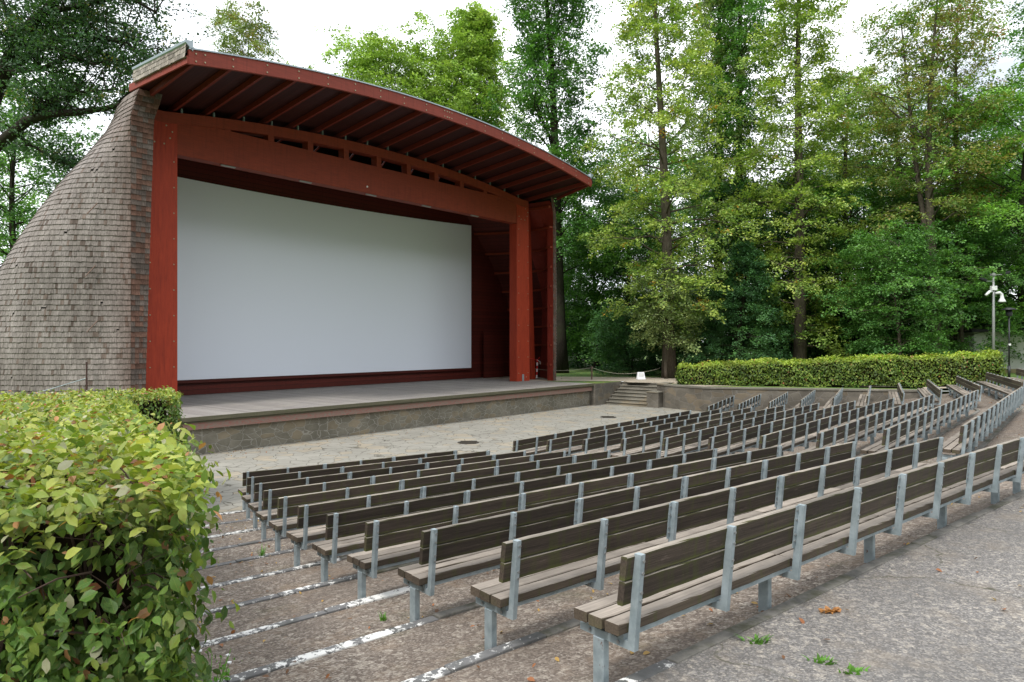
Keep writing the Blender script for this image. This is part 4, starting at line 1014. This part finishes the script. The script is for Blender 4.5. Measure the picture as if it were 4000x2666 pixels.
# background belt of trees
bg = [tree('background_tree', 'distant shaded tree behind the lawn, left of the red roofed house', 1330, 74, 21, 6.5, 'dark', base=.1, seed=40, nb=60, leaves=22000, lsize=.32, prof='round', rt=.3, bark='bark_dark', group='distant trees behind the park trees'),
      tree('background_tree', 'distant pale green tree glimpsed right of the red roofed house', 1500, 72, 24, 6.5, 'mid', base=.1, seed=41, nb=60, leaves=22000, lsize=.32, prof='round', rt=.3, bark='bark_dark', group='distant trees behind the park trees')]
spots = [(1250, 82, 'beside the ivy clad trunk'), (1600, 78, 'behind the left trunk of the dark pair'), (1690, 70, 'behind the right trunk of the dark pair'), (1790, 76, 'just left of the middle linden trunk'), (1880, 68, 'just right of the middle linden trunk'), (1990, 74, 'behind the golden-green linden'), (2080, 70, 'behind the green oak'), (2170, 66, 'behind the pale trunk'), (2270, 70, 'above the camera pole'), (2370, 64, 'behind the bright maple')]
for i, (px, y, w_) in enumerate(spots): dup(bg[i % 2], ((px-1176.5)*y/1600, y, 1.2), i*1.3, .8+.25*((i*37) % 10)/10, 'distant tree %s' % w_)
sh0 = tree('undergrowth_shrub', 'dark shrub in the undergrowth nearest the ivy clad trunk', 1290, 66, 6.5, 5, 'dark', cat='shrub', base=.02, seed=50, nb=50, leaves=15000, lsize=.3, prof='round', rt=.08, bark='bark_dark', group='dark shrubs along the back of the park')
for i, (px, y, w_) in enumerate([(1400, 68, 'behind the wooden stake'), (1490, 62, 'behind the small white sign'), (1590, 60, 'right of the yellowing linden'), (1680, 62, 'beneath the dark pair of trunks'), (1760, 58, 'left of the middle linden'), (1850, 60, 'right of the middle linden'), (1930, 58, 'below the golden-green linden'), (2010, 56, 'left of the low hornbeam'), (2100, 55, 'right of the low hornbeam'), (2180, 54, 'below the pale trunk'), (2260, 56, 'left of the pale building')]):
    dup(sh0, ((px-1176.5)*y/1600, y, 1.2), i*2.1, .85+.3*((i*53) % 10)/10, 'dark shrub in the undergrowth %s' % w_)

# big oak at left, long dark limbs
def big_oak():
    r = np.random.default_rng(77); y0 = 36.0
    def I(px, py, y): return np.array([(px-1176.5)*y/1600, y, CAMZ+(784-py)*y/1600])
    root = empty('big_oak', (-31.5, 37, 1.25), 0, label='large dark oak with long crooked limbs reaching in over the shell from the left', cat='tree')
    o = np.array([-31.5, 37, 1.25])
    wood = MB(); limbs = [([(-90, 800, 37), (-80, 500, 37), (-60, 330, 37), (0, 190, 36.5), (45, 80, 36), (110, 20, 35.5), (190, -60, 35)], .55),
     ([(5, 180, 36.5), (60, 130, 36), (130, 90, 36), (200, 80, 35.5), (280, 95, 35), (330, 130, 34.5), (380, 165, 34)], .2),
     ([(30, 110, 36), (20, 40, 37), (-20, -60, 37)], .22),
     ([(-60, 380, 37), (0, 330, 36), (60, 280, 35.5), (110, 262, 35), (180, 258, 35), (240, 250, 34.5), (300, 235, 34)], .3),
     ([(60, 285, 35.5), (110, 240, 35), (180, 212, 35), (270, 205, 34.5)], .12),
     ([(20, 165, 36), (90, 160, 35), (160, 130, 35), (220, 150, 34)], .1),
     ([(40, 310, 36), (90, 345, 36), (140, 370, 36), (180, 395, 35.5)], .07),
     ([(100, 30, 35.5), (200, 10, 35), (290, -10, 34.5), (360, 30, 34)], .14),
     ([(60, 130, 36), (110, 60, 37), (200, 40, 38), (300, 60, 38)], .12),
     ([(130, 90, 36), (230, 120, 37), (300, 165, 37), (350, 200, 37)], .1)]
    SP = []; SD = []; SW = []
    for pts, rad in limbs:
        P = [I(*p)-o for p in pts]; n = len(P); wood.tube(P, [rad*(1-.75*i/(n-1))+.02 for i in range(n)], 8)
        if rad > .5: P = P[3:]; n = len(P)
        for i in range(n-1):
            for j in range(11):
                t = r.random(); p0 = P[i]*(1-t)+P[i+1]*t; d = (P[i+1]-P[i]); d = d/np.linalg.norm(d)
                q = r.normal(size=3); q[2] = abs(q[2])*.7; q = q/np.linalg.norm(q)*r.uniform(.9, 2.8)*(1 if rad > .09 else .6)+d*.6
                if pts[-1][1] > 230 and r.random() < .45: continue
                p1 = p0+q; wood.tube([p0, (p0+p1)/2+r.normal(size=3)*.12, p1], [.04, .025, .01], 4, cap=False)
                for s in range(3):
                    e = r.normal(size=3)*.75; e[2] *= .5; SP.append(p0+q*(.4+.3*s)); SD.append(e); SW.append(1.)
    SP, SD, SW = map(np.array, (SP, SD, SW)); nl = 42000
    idx = r.integers(len(SP), size=nl); P = SP[idx]+SD[idx]*r.random((nl, 1))+r.normal(size=(nl, 3))*np.array([.24, .24, .14])
    V, F = leaf_quads(P, r.normal(size=(nl, 3))*.7+np.array([0, 0, .7]), .16*r.uniform(.6, 1.3, nl), .6, .2, r)
    cols = colorize(P, idx, len(SP), [(.014,.034,.015), (.022,.052,.02), (.045,.085,.026)], 3, 10, .5, (.14,.15,.03), .06)
    wood.build('trunk', M['bark_dark'], root, smooth=True); link('crown', npmesh('crown', V, F, cols, M['leaf']), root)
big_oak()

# ------------------------------------------------------------------ hedges
def hleaf(P, Nrm, up_, size, r, detail=True):
    """ovate, slightly folded leaves: 8 verts as 2x3 quads"""
    n = len(P); Nrm = Nrm/np.linalg.norm(Nrm, axis=1, keepdims=True)
    a = up_-(up_*Nrm).sum(1, keepdims=True)*Nrm; a /= np.linalg.norm(a, axis=1, keepdims=True)+1e-9
    b_ = np.cross(Nrm, a); s = size[:, None]
    prof = [(-.5, 0., 0.), (-.22, .25, .03), (.12, .26, .03), (.5, 0., -.05)]
    mid = [(-.5, 0), (-.22, -.035), (.12, -.02), (.5, -.07)]
    curl = r.uniform(-.05, .12, n)[:, None]
    def pt(t, w, h): return P+a*s*t+b_*s*w+Nrm*s*(h-curl*(2*t)**2)
    vs = [pt(-.5, 0, 0), pt(-.22, .25, .04), pt(.12, .26, .04), pt(.5, 0, -.04), pt(.12, -.26, .04), pt(-.22, -.25, .04), pt(-.22, 0, -.03), pt(.12, 0, -.02)]
    V = np.stack(vs, 1).reshape(-1, 3); o = (np.arange(n)*8)[:, None]
    uvp = np.array([(0, 0), (1, .28), (1, .62), (0, 1), (-1, .62), (-1, .28), (0, .28), (0, .62)], float)
    quads = np.array([(6, 1, 2, 7), (5, 6, 7, 4), (0, 1, 6, 5), (7, 2, 3, 4)])
    F = (o[:, :, None]+quads[None]).reshape(-1, 4); UVs = np.tile(uvp[quads.ravel()], (n, 1))
    return V, F, UVs
def hedge_leaves(faces, dens, size, r, pal_top, pal_side, accents, depth=.12, sparse=None, topz=None):
    """faces: list of (origin, e1, e2, normal, is_top)"""
    Ps = []; Ns = []; Us = []; Cs = []; Ss = []
    for o, e1, e2, nn, top in faces:
        o, e1, e2, nn = map(lambda q: np.array(q, float), (o, e1, e2, nn)); area = np.linalg.norm(np.cross(e1, e2)); n = int(area*dens)
        u, v = r.random(n), r.random(n); w = r.normal(size=n)*depth*.55
        und = .07*np.sin(u*np.linalg.norm(e1)*2.3+1)*np.sin(v*np.linalg.norm(e2)*3.1)
        P = o+u[:, None]*e1+v[:, None]*e2+nn*(w+und)[:, None]
        if sparse is not None:
            keep = (sparse(P, r) if not top else True) & (P[:, 1] > P0[1]-.12); P = P[keep]; w = w[keep]; n = len(P)
        d = r.normal(size=(n, 3))
        if top: N_ = nn+d*np.array([.65, .65, .3]); U = r.normal(size=(n, 3))
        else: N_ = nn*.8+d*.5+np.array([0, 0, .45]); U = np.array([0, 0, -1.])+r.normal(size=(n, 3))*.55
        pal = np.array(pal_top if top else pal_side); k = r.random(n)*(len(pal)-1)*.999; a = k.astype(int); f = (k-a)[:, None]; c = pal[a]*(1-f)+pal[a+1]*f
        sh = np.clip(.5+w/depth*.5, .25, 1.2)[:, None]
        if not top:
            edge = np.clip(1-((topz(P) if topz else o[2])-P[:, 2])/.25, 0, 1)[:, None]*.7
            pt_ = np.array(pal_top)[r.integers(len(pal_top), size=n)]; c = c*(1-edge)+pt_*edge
        for ac, pr in accents:
            m = r.random(n) < pr*(1.5 if top else .5); c[m] = np.array(ac)*r.uniform(.6, 1.2, m.sum())[:, None]
        Ps.append(P); Ns.append(N_); Us.append(U); Cs.append(c); Ss.append(size*r.uniform(.5, 1.3, n))
    P, N_, U, Cc, S = map(np.concatenate, (Ps, Ns, Us, Cs, Ss))
    V, F, uv_ = hleaf(P, N_, U, S, r); return V, F, np.repeat(Cc, 4, axis=0), uv_
r = np.random.default_rng(5)
mdir = np.array([-.523, .8523, 0]); rdir = np.array([.8523, .523, 0]); P0 = np.array([-1.2, 2.75, 0])
def htop(s): return 3.13-.043*s
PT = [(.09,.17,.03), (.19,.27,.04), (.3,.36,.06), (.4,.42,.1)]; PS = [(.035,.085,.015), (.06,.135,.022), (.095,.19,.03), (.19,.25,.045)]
ACC = [((.42,.2,.09), .035), ((.3,.1,.05), .02), ((.42,.42,.28), .05)]
def box_faces(s0, s1, r0, r1, z0a, z0b, sides):
    A = P0+mdir*s0; B = P0+mdir*s1; L_ = mdir*(s1-s0); dz = htop(s1)-htop(s0); out = []
    if 't' in sides: out.append((A+rdir*r0+[0, 0, htop(s0)], L_+np.array([0, 0, dz]), rdir*(r1-r0), (0, 0, 1), True))
    if 'r' in sides: out.append((A+rdir*r1+[0, 0, z0a], L_, np.array([0, 0, htop(s0)-z0a]), rdir, False))
    if 'l' in sides: out.append((A+rdir*r0+[0, 0, z0a], L_, np.array([0, 0, htop(s0)-z0a]), -rdir, False))
    if 'n' in sides: out.append((A+rdir*r0+[0, 0, z0a], rdir*(r1-r0), np.array([0, 0, htop(s0)-z0a]), -mdir, False))
    if 'f' in sides: out.append((B+rdir*r0+[0, 0, z0b], rdir*(r1-r0), np.array([0, 0, htop(s1)-z0b]), mdir, False))
    return out
hd = empty('clipped_hedge', (0, 0, 0), label='big clipped hornbeam hedge with large leaves along the left foreground', cat='hedge')
def tz(P): return 3.13-.043*((P-P0) @ mdir)
def gaps(P, r):
    q = np.sin(P[:, 0]*6.3+P[:, 2]*3)*np.sin(P[:, 2]*7.1+P[:, 0]*2.2+P[:, 1]*3); dz = tz(P)-P[:, 2]
    hole_ = (dz > .12) & (dz < .42) & (q > -.5); return (r.random(len(P)) < np.where(hole_, .3, np.where(q > .5, .6, 1.)))
near = box_faces(0, 3.2, -2.15, 0, 1.35, 1.2, 'tr')+[(P0+np.array([-2.52, 0, 1.35]), np.array([2.52, 0, 0]), np.array([0, 0, 1.73]), np.array([0, -1., 0]), False)]; near += [(near[2][0]+np.array([-.1, .22, 0]), near[2][1], near[2][2], near[2][3], False)]
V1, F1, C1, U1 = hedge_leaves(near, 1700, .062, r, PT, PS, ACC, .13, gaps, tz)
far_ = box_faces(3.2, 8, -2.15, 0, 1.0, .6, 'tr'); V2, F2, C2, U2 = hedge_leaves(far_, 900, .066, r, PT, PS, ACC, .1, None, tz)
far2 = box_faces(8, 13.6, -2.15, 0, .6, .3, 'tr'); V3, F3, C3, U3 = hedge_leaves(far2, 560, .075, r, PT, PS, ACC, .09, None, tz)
br_ = box_faces(13.6, 16.4, -2.15, 1.35, .9, .9, 'trnf'); V4, F4, C4, U4 = hedge_leaves(br_, 560, .075, r, PT, PS, ACC, .1, None, tz)
def cat_(parts):
    Vs, Fs, Cs, Us = [], [], [], []; o = 0
    for V, F, Cc, U in parts: Vs.append(V); Fs.append(F+o); Cs.append(Cc); Us.append(U); o += len(V)
    return map(np.concatenate, (Vs, Fs, Cs, Us))
V, F, Cc, U = cat_([(V1, F1, C1, U1), (V2, F2, C2, U2), (V3, F3, C3, U3), (V4, F4, C4, U4)])
cen = V.reshape(-1, 8, 3)[:, 0]; low_ = np.clip((tz(cen)-cen[:, 2]-.15)/1.3, 0, 1)*((cen-P0) @ rdir > -.6)*(cen[:, 1] < 8); V = V-np.repeat(low_, 8)[:, None]*rdir*.22; md = 1+.22*np.sin(cen[:, 0]*4.1+cen[:, 2]*3+cen[:, 1]*2)*np.sin(cen[:, 1]*3.3+1)+.12*np.sin(cen[:, 0]*11.3+cen[:, 2]*9+cen[:, 1]*7); Cc = Cc*np.repeat(np.clip(md, .5, 1.5), 4)[:, None]
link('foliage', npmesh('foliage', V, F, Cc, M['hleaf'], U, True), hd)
core = simple('hedge_core', (.018, .014, .008), 1, 0, 0, .4)
b = MB()
def cbox(s0, s1, r0, r1, zb, ins):
    vs = []
    for s in (s0, s1):
        for rr_ in (r0, r1):
            for z in (zb, htop(s)-ins): p = P0+mdir*s+rdir*rr_; vs.append((p[0], p[1], z))
    b.add(vs, [(0,1,3,2),(4,6,7,5),(0,4,5,1),(2,3,7,6),(1,5,7,3),(0,2,6,4)])
pl = [P0+np.array([-.5, .36, 0]), P0+np.array([-2.3, .36, 0]), P0+mdir*14.2-rdir*1.9, P0+mdir*14.2-rdir*.3, P0+mdir*1.2-rdir*.3]
b.add([(q[0], q[1], .2) for q in pl]+[(q[0], q[1], htop((q-P0) @ mdir)-.14) for q in pl], [(4,3,2,1,0), (5,6,7,8,9)]+[(i, (i+1) % 5, 5+(i+1) % 5, 5+i) for i in range(5)]); cbox(13.9, 16.1, -2.0, 1.1, .9, .13); b.build('dense_core', core, hd)
tw = MB(); rp = random.Random(3)
for k in range(420):
    s = rp.uniform(.05, .3); rr_ = rp.uniform(-2.1, -.05)
    if k % 3 == 0: s = rp.uniform(.3, 3.0); rr_ = rp.uniform(-.28, -.1)
    rr_ = min(rr_, -.36) if k % 3 else rr_; z = rp.uniform(1.5, htop(s)-.06); p = P0+(mdir*s+rdir*rr_ if k % 3 == 0 else np.array([rr_*1.15, s, 0])); p = Vector((p[0], p[1], z)); d = Vector((rp.uniform(-1, 1), rp.uniform(-.6, .6), rp.uniform(.0, .9))).normalized()*(rp.uniform(.08, .15) if k % 3 == 0 else rp.uniform(.12, .38))
    rd = rp.uniform(.002, .006); tw.tube([p, p+d*.5+Vector((0, 0, .02)), p+d], [rd, rd*.8, rd*.4], 4, cap=False)
for k in range(34):
    s = rp.uniform(.14, .4); rr_ = rp.uniform(-2.0, -.5); p = P0+np.array([rr_*1.15, s, 0]); q = [Vector((p[0], p[1], 1.4))]
    for j in range(5): q.append(q[-1]+Vector((rp.uniform(-.09, .09), rp.uniform(-.06, .06), .32)))
    tw.tube(q, [.018, .015, .013, .01, .008, .004], 5, cap=False)
tw.build('branch', M['twig'], hd)['kind'] = 'stuff'

# far hedge on the right
fh = empty('clipped_hedge', (0, 0, 0), label='long trimmed yellow-green hedge running above the far stone wall', cat='hedge')
fa = np.array([9.4, 39.2, 1.2]); fb = np.array([24.6, 34.95, 1.45]); fd = fb-fa; fn = np.array([fd[1], -fd[0], 0]); fn /= np.linalg.norm(fn)
if fn[1] > 0: fn = -fn
def ftz(P): t = np.clip((P[:, 0]-fa[0])/(fb[0]-fa[0]), 0, 1); return 2.3+t*.75
hz0, hz1 = 1.12, 1.58
wdt = 1.4
segs_ = 8; faces_ = []
for k in range(segs_):
    t0, t1 = k/segs_, (k+1)/segs_; A = fa+fd*t0; B = fa+fd*t1; h0 = 2.32+.73*t0-A[2]; h1 = 2.32+.73*t1-B[2]
    faces_.append((A, B-A, np.array([0, 0, (h0+h1)/2]), fn, False)); faces_.append((A+[0, 0, h0], (B-A)+np.array([0, 0, h1-h0]), -fn*wdt, (0, 0, 1), True))
faces_.append((fb, -fn*wdt, np.array([0, 0, 1.58]), fd/np.linalg.norm(fd), False)); faces_.append((fa, -fn*wdt, np.array([0, 0, 1.1]), -fd/np.linalg.norm(fd), False))
PT2 = [(.2,.3,.04), (.3,.4,.05), (.38,.44,.08)]; PS2 = [(.05,.1,.02), (.12,.19,.03), (.23,.29,.05)]
V, F, Cc, U = hedge_leaves(faces_, 420, .12, np.random.default_rng(8), PT2, PS2, [((.4,.18,.08), .02), ((.1,.25,.03), .05)], .13, None, ftz)
cen = V.reshape(-1, 8, 3)[:, 0]; md = 1+.28*np.sin(cen[:, 0]*2.1+cen[:, 2]*3)*np.sin(cen[:, 0]*.83+1)+.15*np.sin(cen[:, 0]*5.3+cen[:, 2]*9); Cc = Cc*np.repeat(np.clip(md, .5, 1.5), 4)[:, None]
V = V+np.repeat((.09*np.sin(cen[:, 0]*1.7)*np.sin(cen[:, 0]*.6+2)+.05*np.sin(cen[:, 0]*4.1))[:, None]*np.array([[0, -.6, 1.]]), 8, axis=0)
link('foliage', npmesh('foliage', V, F, Cc, M['leaf'], None, False), fh)
b = MB(); vs = []
for P_, h_ in ((fa, 1.0), (fb, 1.45)):
    for q in (.12, wdt-.12):
        for z in (0, h_): p = P_-fn*q; vs.append((p[0], p[1], P_[2]+z))
b.add(vs, [(0,1,3,2),(4,6,7,5),(0,4,5,1),(2,3,7,6),(1,5,7,3),(0,2,6,4)]); b.build('dense_core', core, fh)

# ------------------------------------------------------------------ small growth and litter
def blades(n, h, spread, r, base=(0, 0, 0)):
    V = []; F = []
    for k in range(n):
        a = r.uniform(0, 6.28); l = h*r.uniform(.5, 1); rr_ = spread*r.random(); x, y = rr_*math.cos(a), rr_*math.sin(a); ln = r.uniform(.2, .9); w = .006+.004*r.random()
        dx, dy = math.cos(a), math.sin(a); o = len(V)
        for t in (0, .5, 1): 
            cx_, cy_ = x+dx*l*ln*t*t, y+dy*l*ln*t*t; ww = w*(1-t*.9); V += [(base[0]+cx_-dy*ww, base[1]+cy_+dx*ww, base[2]+l*t), (base[0]+cx_+dy*ww, base[1]+cy_-dx*ww, base[2]+l*t)]
        F += [(o, o+1, o+3, o+2), (o+2, o+3, o+5, o+4)]
    return np.array(V), np.array(F)
def onpath(px, py, z): y = 1600*(CAMZ-z)/(py-784); return (px-1176.5)*y/1600, y
rr2 = np.random.default_rng(12)
for i, (px, py, z, h, lab) in enumerate(((1738, 1472, T[10], .05, 'grass tuft sprouting from the grey path nearest the rear bench'), (1885, 1518, T[10], .04, 'middle grass tuft of the three on the grey path'), (1965, 1541, T[10], .035, 'grass tuft on the grey path, furthest from the benches'), (602, 1276, .9, .14, 'small weed tuft beside the leg of an aisle-end bench'), (882, 1422, T[8]+.02, .07, 'tiny weed growing in the white kerb joint'))):
    x, y = onpath(px, py, z); V, F = blades(24, h, .05 if i < 3 else .04, rr2); 
    if i < 3: V[:, 0] *= 2.2
    o = link('grass_tuft', npmesh('grass_tuft', V, F, np.array([(.09,.22,.03)]*len(F))*rr2.uniform(.6, 1.5, (len(F), 1)), M['leaf'])); o.location = (x, y, z-.01); tag(o, lab, 'weed', 'weeds growing through the paving')
# flowering weed in the near left corner
wx, wy = -1.62, 3.72; wd = empty('flowering_weed', (wx, wy, 1.5), 0, label='tall green weed with tiny white daisy flowers at the hedge foot', cat='weed')
b = MB(); stems = []
for k in range(9):
    a = k*2.4; q = [(0, 0, 0), (math.cos(a)*.03, math.sin(a)*.03, .3), (math.cos(a)*.11, math.sin(a)*.11, .5+.03*(k % 3))]; b.tube(q, [.006, .004, .002], 5); stems.append(q[2])
b.build('stem', simple('weed_stem', (.13, .25, .05), .6), wd, smooth=True)
n = 150; P = np.zeros((n, 3)); tt = rr2.random(n); aa = rr2.integers(9, size=n)*2.4; P[:, 0] = np.cos(aa)*.11*tt+rr2.normal(size=n)*.03; P[:, 1] = np.sin(aa)*.11*tt+rr2.normal(size=n)*.03; P[:, 2] = .05+tt*.48
V, F, U = hleaf(P, rr2.normal(size=(n, 3))+np.array([0, -.5, 1]), rr2.normal(size=(n, 3))+np.array([0, 0, .5]), .09*rr2.uniform(.4, 1.1, n)*(1.2-tt), rr2)
link('foliage', npmesh('foliage', V, F, np.tile(np.array([.13, .3, .05]), (len(F), 1))*rr2.uniform(.6, 1.4, (len(F), 1)), M['leaf'], U), wd)
b = MB()
for q in stems[:5]: b.tube([(q[0], q[1], q[2]), (q[0], q[1], q[2]+.006)], .012, 8)
b.build('flower', M['white'], wd)
# low weeds at the foot of the hedge
V_, F_ = [], []; o = 0
for k in range(26):
    t = rr2.random(); p = P0+mdir*(rr2.uniform(-.15, .9))+rdir*rr2.uniform(-1.6, .12); V, F = blades(20, .28, .1, rr2, (p[0], p[1], 1.45)); V_.append(V); F_.append(F+o); o += len(V)
V, F = np.concatenate(V_), np.concatenate(F_); tag(link('hedge_foot_weeds', npmesh('hedge_foot_weeds', V, F, np.array([(.07,.17,.03)]*len(F))*rr2.uniform(.5, 1.5, (len(F), 1)), M['leaf'])), 'low green weeds and grass growing along the foot of the near hedge', 'weeds', kind='stuff')
# fallen leaf cluster & litter
x, y = onpath(1925, 1404, T[10]); n = 16; P = np.c_[rr2.normal(size=n)*.06, rr2.normal(size=n)*.02, np.full(n, .012)]
V, F, U = hleaf(P, np.tile([0, 0, 1.], (n, 1))+rr2.normal(size=(n, 3))*.5, rr2.normal(size=(n, 3)), .07*rr2.uniform(.6, 1.2, n), rr2)
o = link('dry_leaf_cluster', npmesh('dry_leaf_cluster', V, F, np.tile([.42, .2, .07], (len(F), 1))*rr2.uniform(.6, 1.2, (len(F), 1)), M['leaf'])); o.location = (x, y, T[10]-.005); tag(o, 'withered orange-brown leaf cluster lying alone on the grey path', 'dead leaves')
Pl = []
for k in range(1500):
    i = rr2.integers(1, 11); bk = ['A', 'A', 'B', 'C'][rr2.integers(4)]; LL, RR = BLK[bk]; t = rr2.uniform(-.25 if bk == 'A' else 0, 1); v = rr2.random()
    a = np.array(LL[i-1])*(1-t)+np.array(RR[i-1])*t; c_ = np.array(LL[i])*(1-t)+np.array(RR[i])*t; d = (np.array(RR[i])-np.array(LL[i])); d /= np.linalg.norm(d); nn = np.array([-d[1], d[0]])
    p = (a*(1-v)+c_*v)+nn*.15; Pl.append((p[0], p[1], (T[i-1]-.02)*(1-v)+(T[i]-.06)*v+.018))
for k in range(500):
    u = rr2.uniform(-1, 22); v = -4.25-abs(rr2.normal())*.8; q = W(u, v); Pl.append((q[0], q[1], .012))
for k in range(60):
    q = W(22.86+rr2.integers(7)*.3+.2*rr2.random(), rr2.uniform(-7.3, -4.8)); kx = int((UV(q[0], q[1])[0]-22.8)/.3); Pl.append((q[0], q[1], (kx+1)*1.25/7+.012))
for k in range(30):
    t = rr2.uniform(0, 1); q = np.array(AL[10])*(1-t)+np.array(AR[10])*t+np.array([.65, -.76])*abs(rr2.normal())*1.2; Pl.append((q[0], q[1], T[10]+.006))
for k in range(500): x = rr2.uniform(0, 20); y = rr2.uniform(41, 52); Pl.append((x, y, 1.275))
P = np.array(Pl); n = len(P); V, F, U = hleaf(P, np.tile([0, 0, 1.], (n, 1))+rr2.normal(size=(n, 3))*.35, rr2.normal(size=(n, 3)), .055*rr2.uniform(.5, 1.3, n), rr2)
cc = np.array([(.3, .12, .05), (.38, .24, .07), (.16, .08, .04)])[rr2.integers(3, size=n)]
tag(link('leaf_litter', npmesh('leaf_litter', V, F, np.repeat(cc, 4, axis=0), M['leaf'])), 'scattered small dry brown leaves lying on terraces, paving and steps', 'dead leaves', kind='stuff')

# ------------------------------------------------------------------ light, sky, camera
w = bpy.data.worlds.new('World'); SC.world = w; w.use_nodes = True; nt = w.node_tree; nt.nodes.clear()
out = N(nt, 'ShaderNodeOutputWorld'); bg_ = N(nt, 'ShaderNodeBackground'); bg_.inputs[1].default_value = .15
SUN_EL, SUN_AZ = math.radians(52), math.radians(215)
sky = N(nt, 'ShaderNodeTexSky', sky_type='NISHITA', sun_disc=False, sun_elevation=SUN_EL, sun_rotation=SUN_AZ, altitude=300, air_density=1., dust_density=2.5)
tc = N(nt, 'ShaderNodeTexCoord'); n1 = N(nt, 'ShaderNodeTexNoise', i_Scale=2.2, i_Detail=6, i_Roughness=.55)
mp = N(nt, 'ShaderNodeMapping'); mp.inputs['Scale'].default_value = (1, 1, 2.5); L(nt, tc.outputs['Generated'], mp.inputs[0]); L(nt, mp.outputs[0], n1.inputs[0])
cl = ramp(nt, n1.outputs[0], [(.34, (7.0, 7.6, 8.4)), (.44, (12.5, 12.9, 13.4)), (.56, (17.5, 17.8, 18.2))])
sx = N(nt, 'ShaderNodeSeparateXYZ'); L(nt, tc.outputs['Generated'], sx.inputs[0])
# low sky behind the camera darkened in its colour, standing in for unseen trees
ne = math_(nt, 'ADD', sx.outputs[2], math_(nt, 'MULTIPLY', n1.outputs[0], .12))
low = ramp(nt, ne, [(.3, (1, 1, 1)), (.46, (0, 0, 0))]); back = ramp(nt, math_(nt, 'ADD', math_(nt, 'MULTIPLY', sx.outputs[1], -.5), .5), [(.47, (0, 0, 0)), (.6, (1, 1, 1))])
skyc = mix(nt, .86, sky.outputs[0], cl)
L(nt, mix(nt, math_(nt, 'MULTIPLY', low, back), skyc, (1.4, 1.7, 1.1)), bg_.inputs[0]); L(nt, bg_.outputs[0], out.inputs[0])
sd_ = bpy.data.lights.new('sun', 'SUN'); sd_.energy = 3.4; sd_.angle = math.radians(12); sd_.color = (1, .96, .9)
so = bpy.data.objects.new('sun', sd_); COL.objects.link(so)
# sky sun_rotation is clockwise from +Y
sdv = Vector((math.sin(SUN_AZ)*math.cos(SUN_EL), math.cos(SUN_AZ)*math.cos(SUN_EL), math.sin(SUN_EL)))
so.rotation_euler = sdv.to_track_quat('Z', 'Y').to_euler()
cam = bpy.data.cameras.new('camera'); cam.sensor_width = 36; cam.lens = 1600/2353*36; cam.clip_end = 2000; cam.clip_start = .05
co = bpy.data.objects.new('camera', cam); COL.objects.link(co); co.location = (0, 0, CAMZ); co.rotation_euler = (math.radians(90), 0, 0); SC.camera = co
SC.view_settings.view_transform = 'Standard'; SC.view_settings.look = 'None'; SC.view_settings.exposure = 0
SC.cycles.max_bounces = 7; SC.cycles.diffuse_bounces = 3; SC.cycles.transmission_bounces = 4; SC.cycles.use_denoising = True
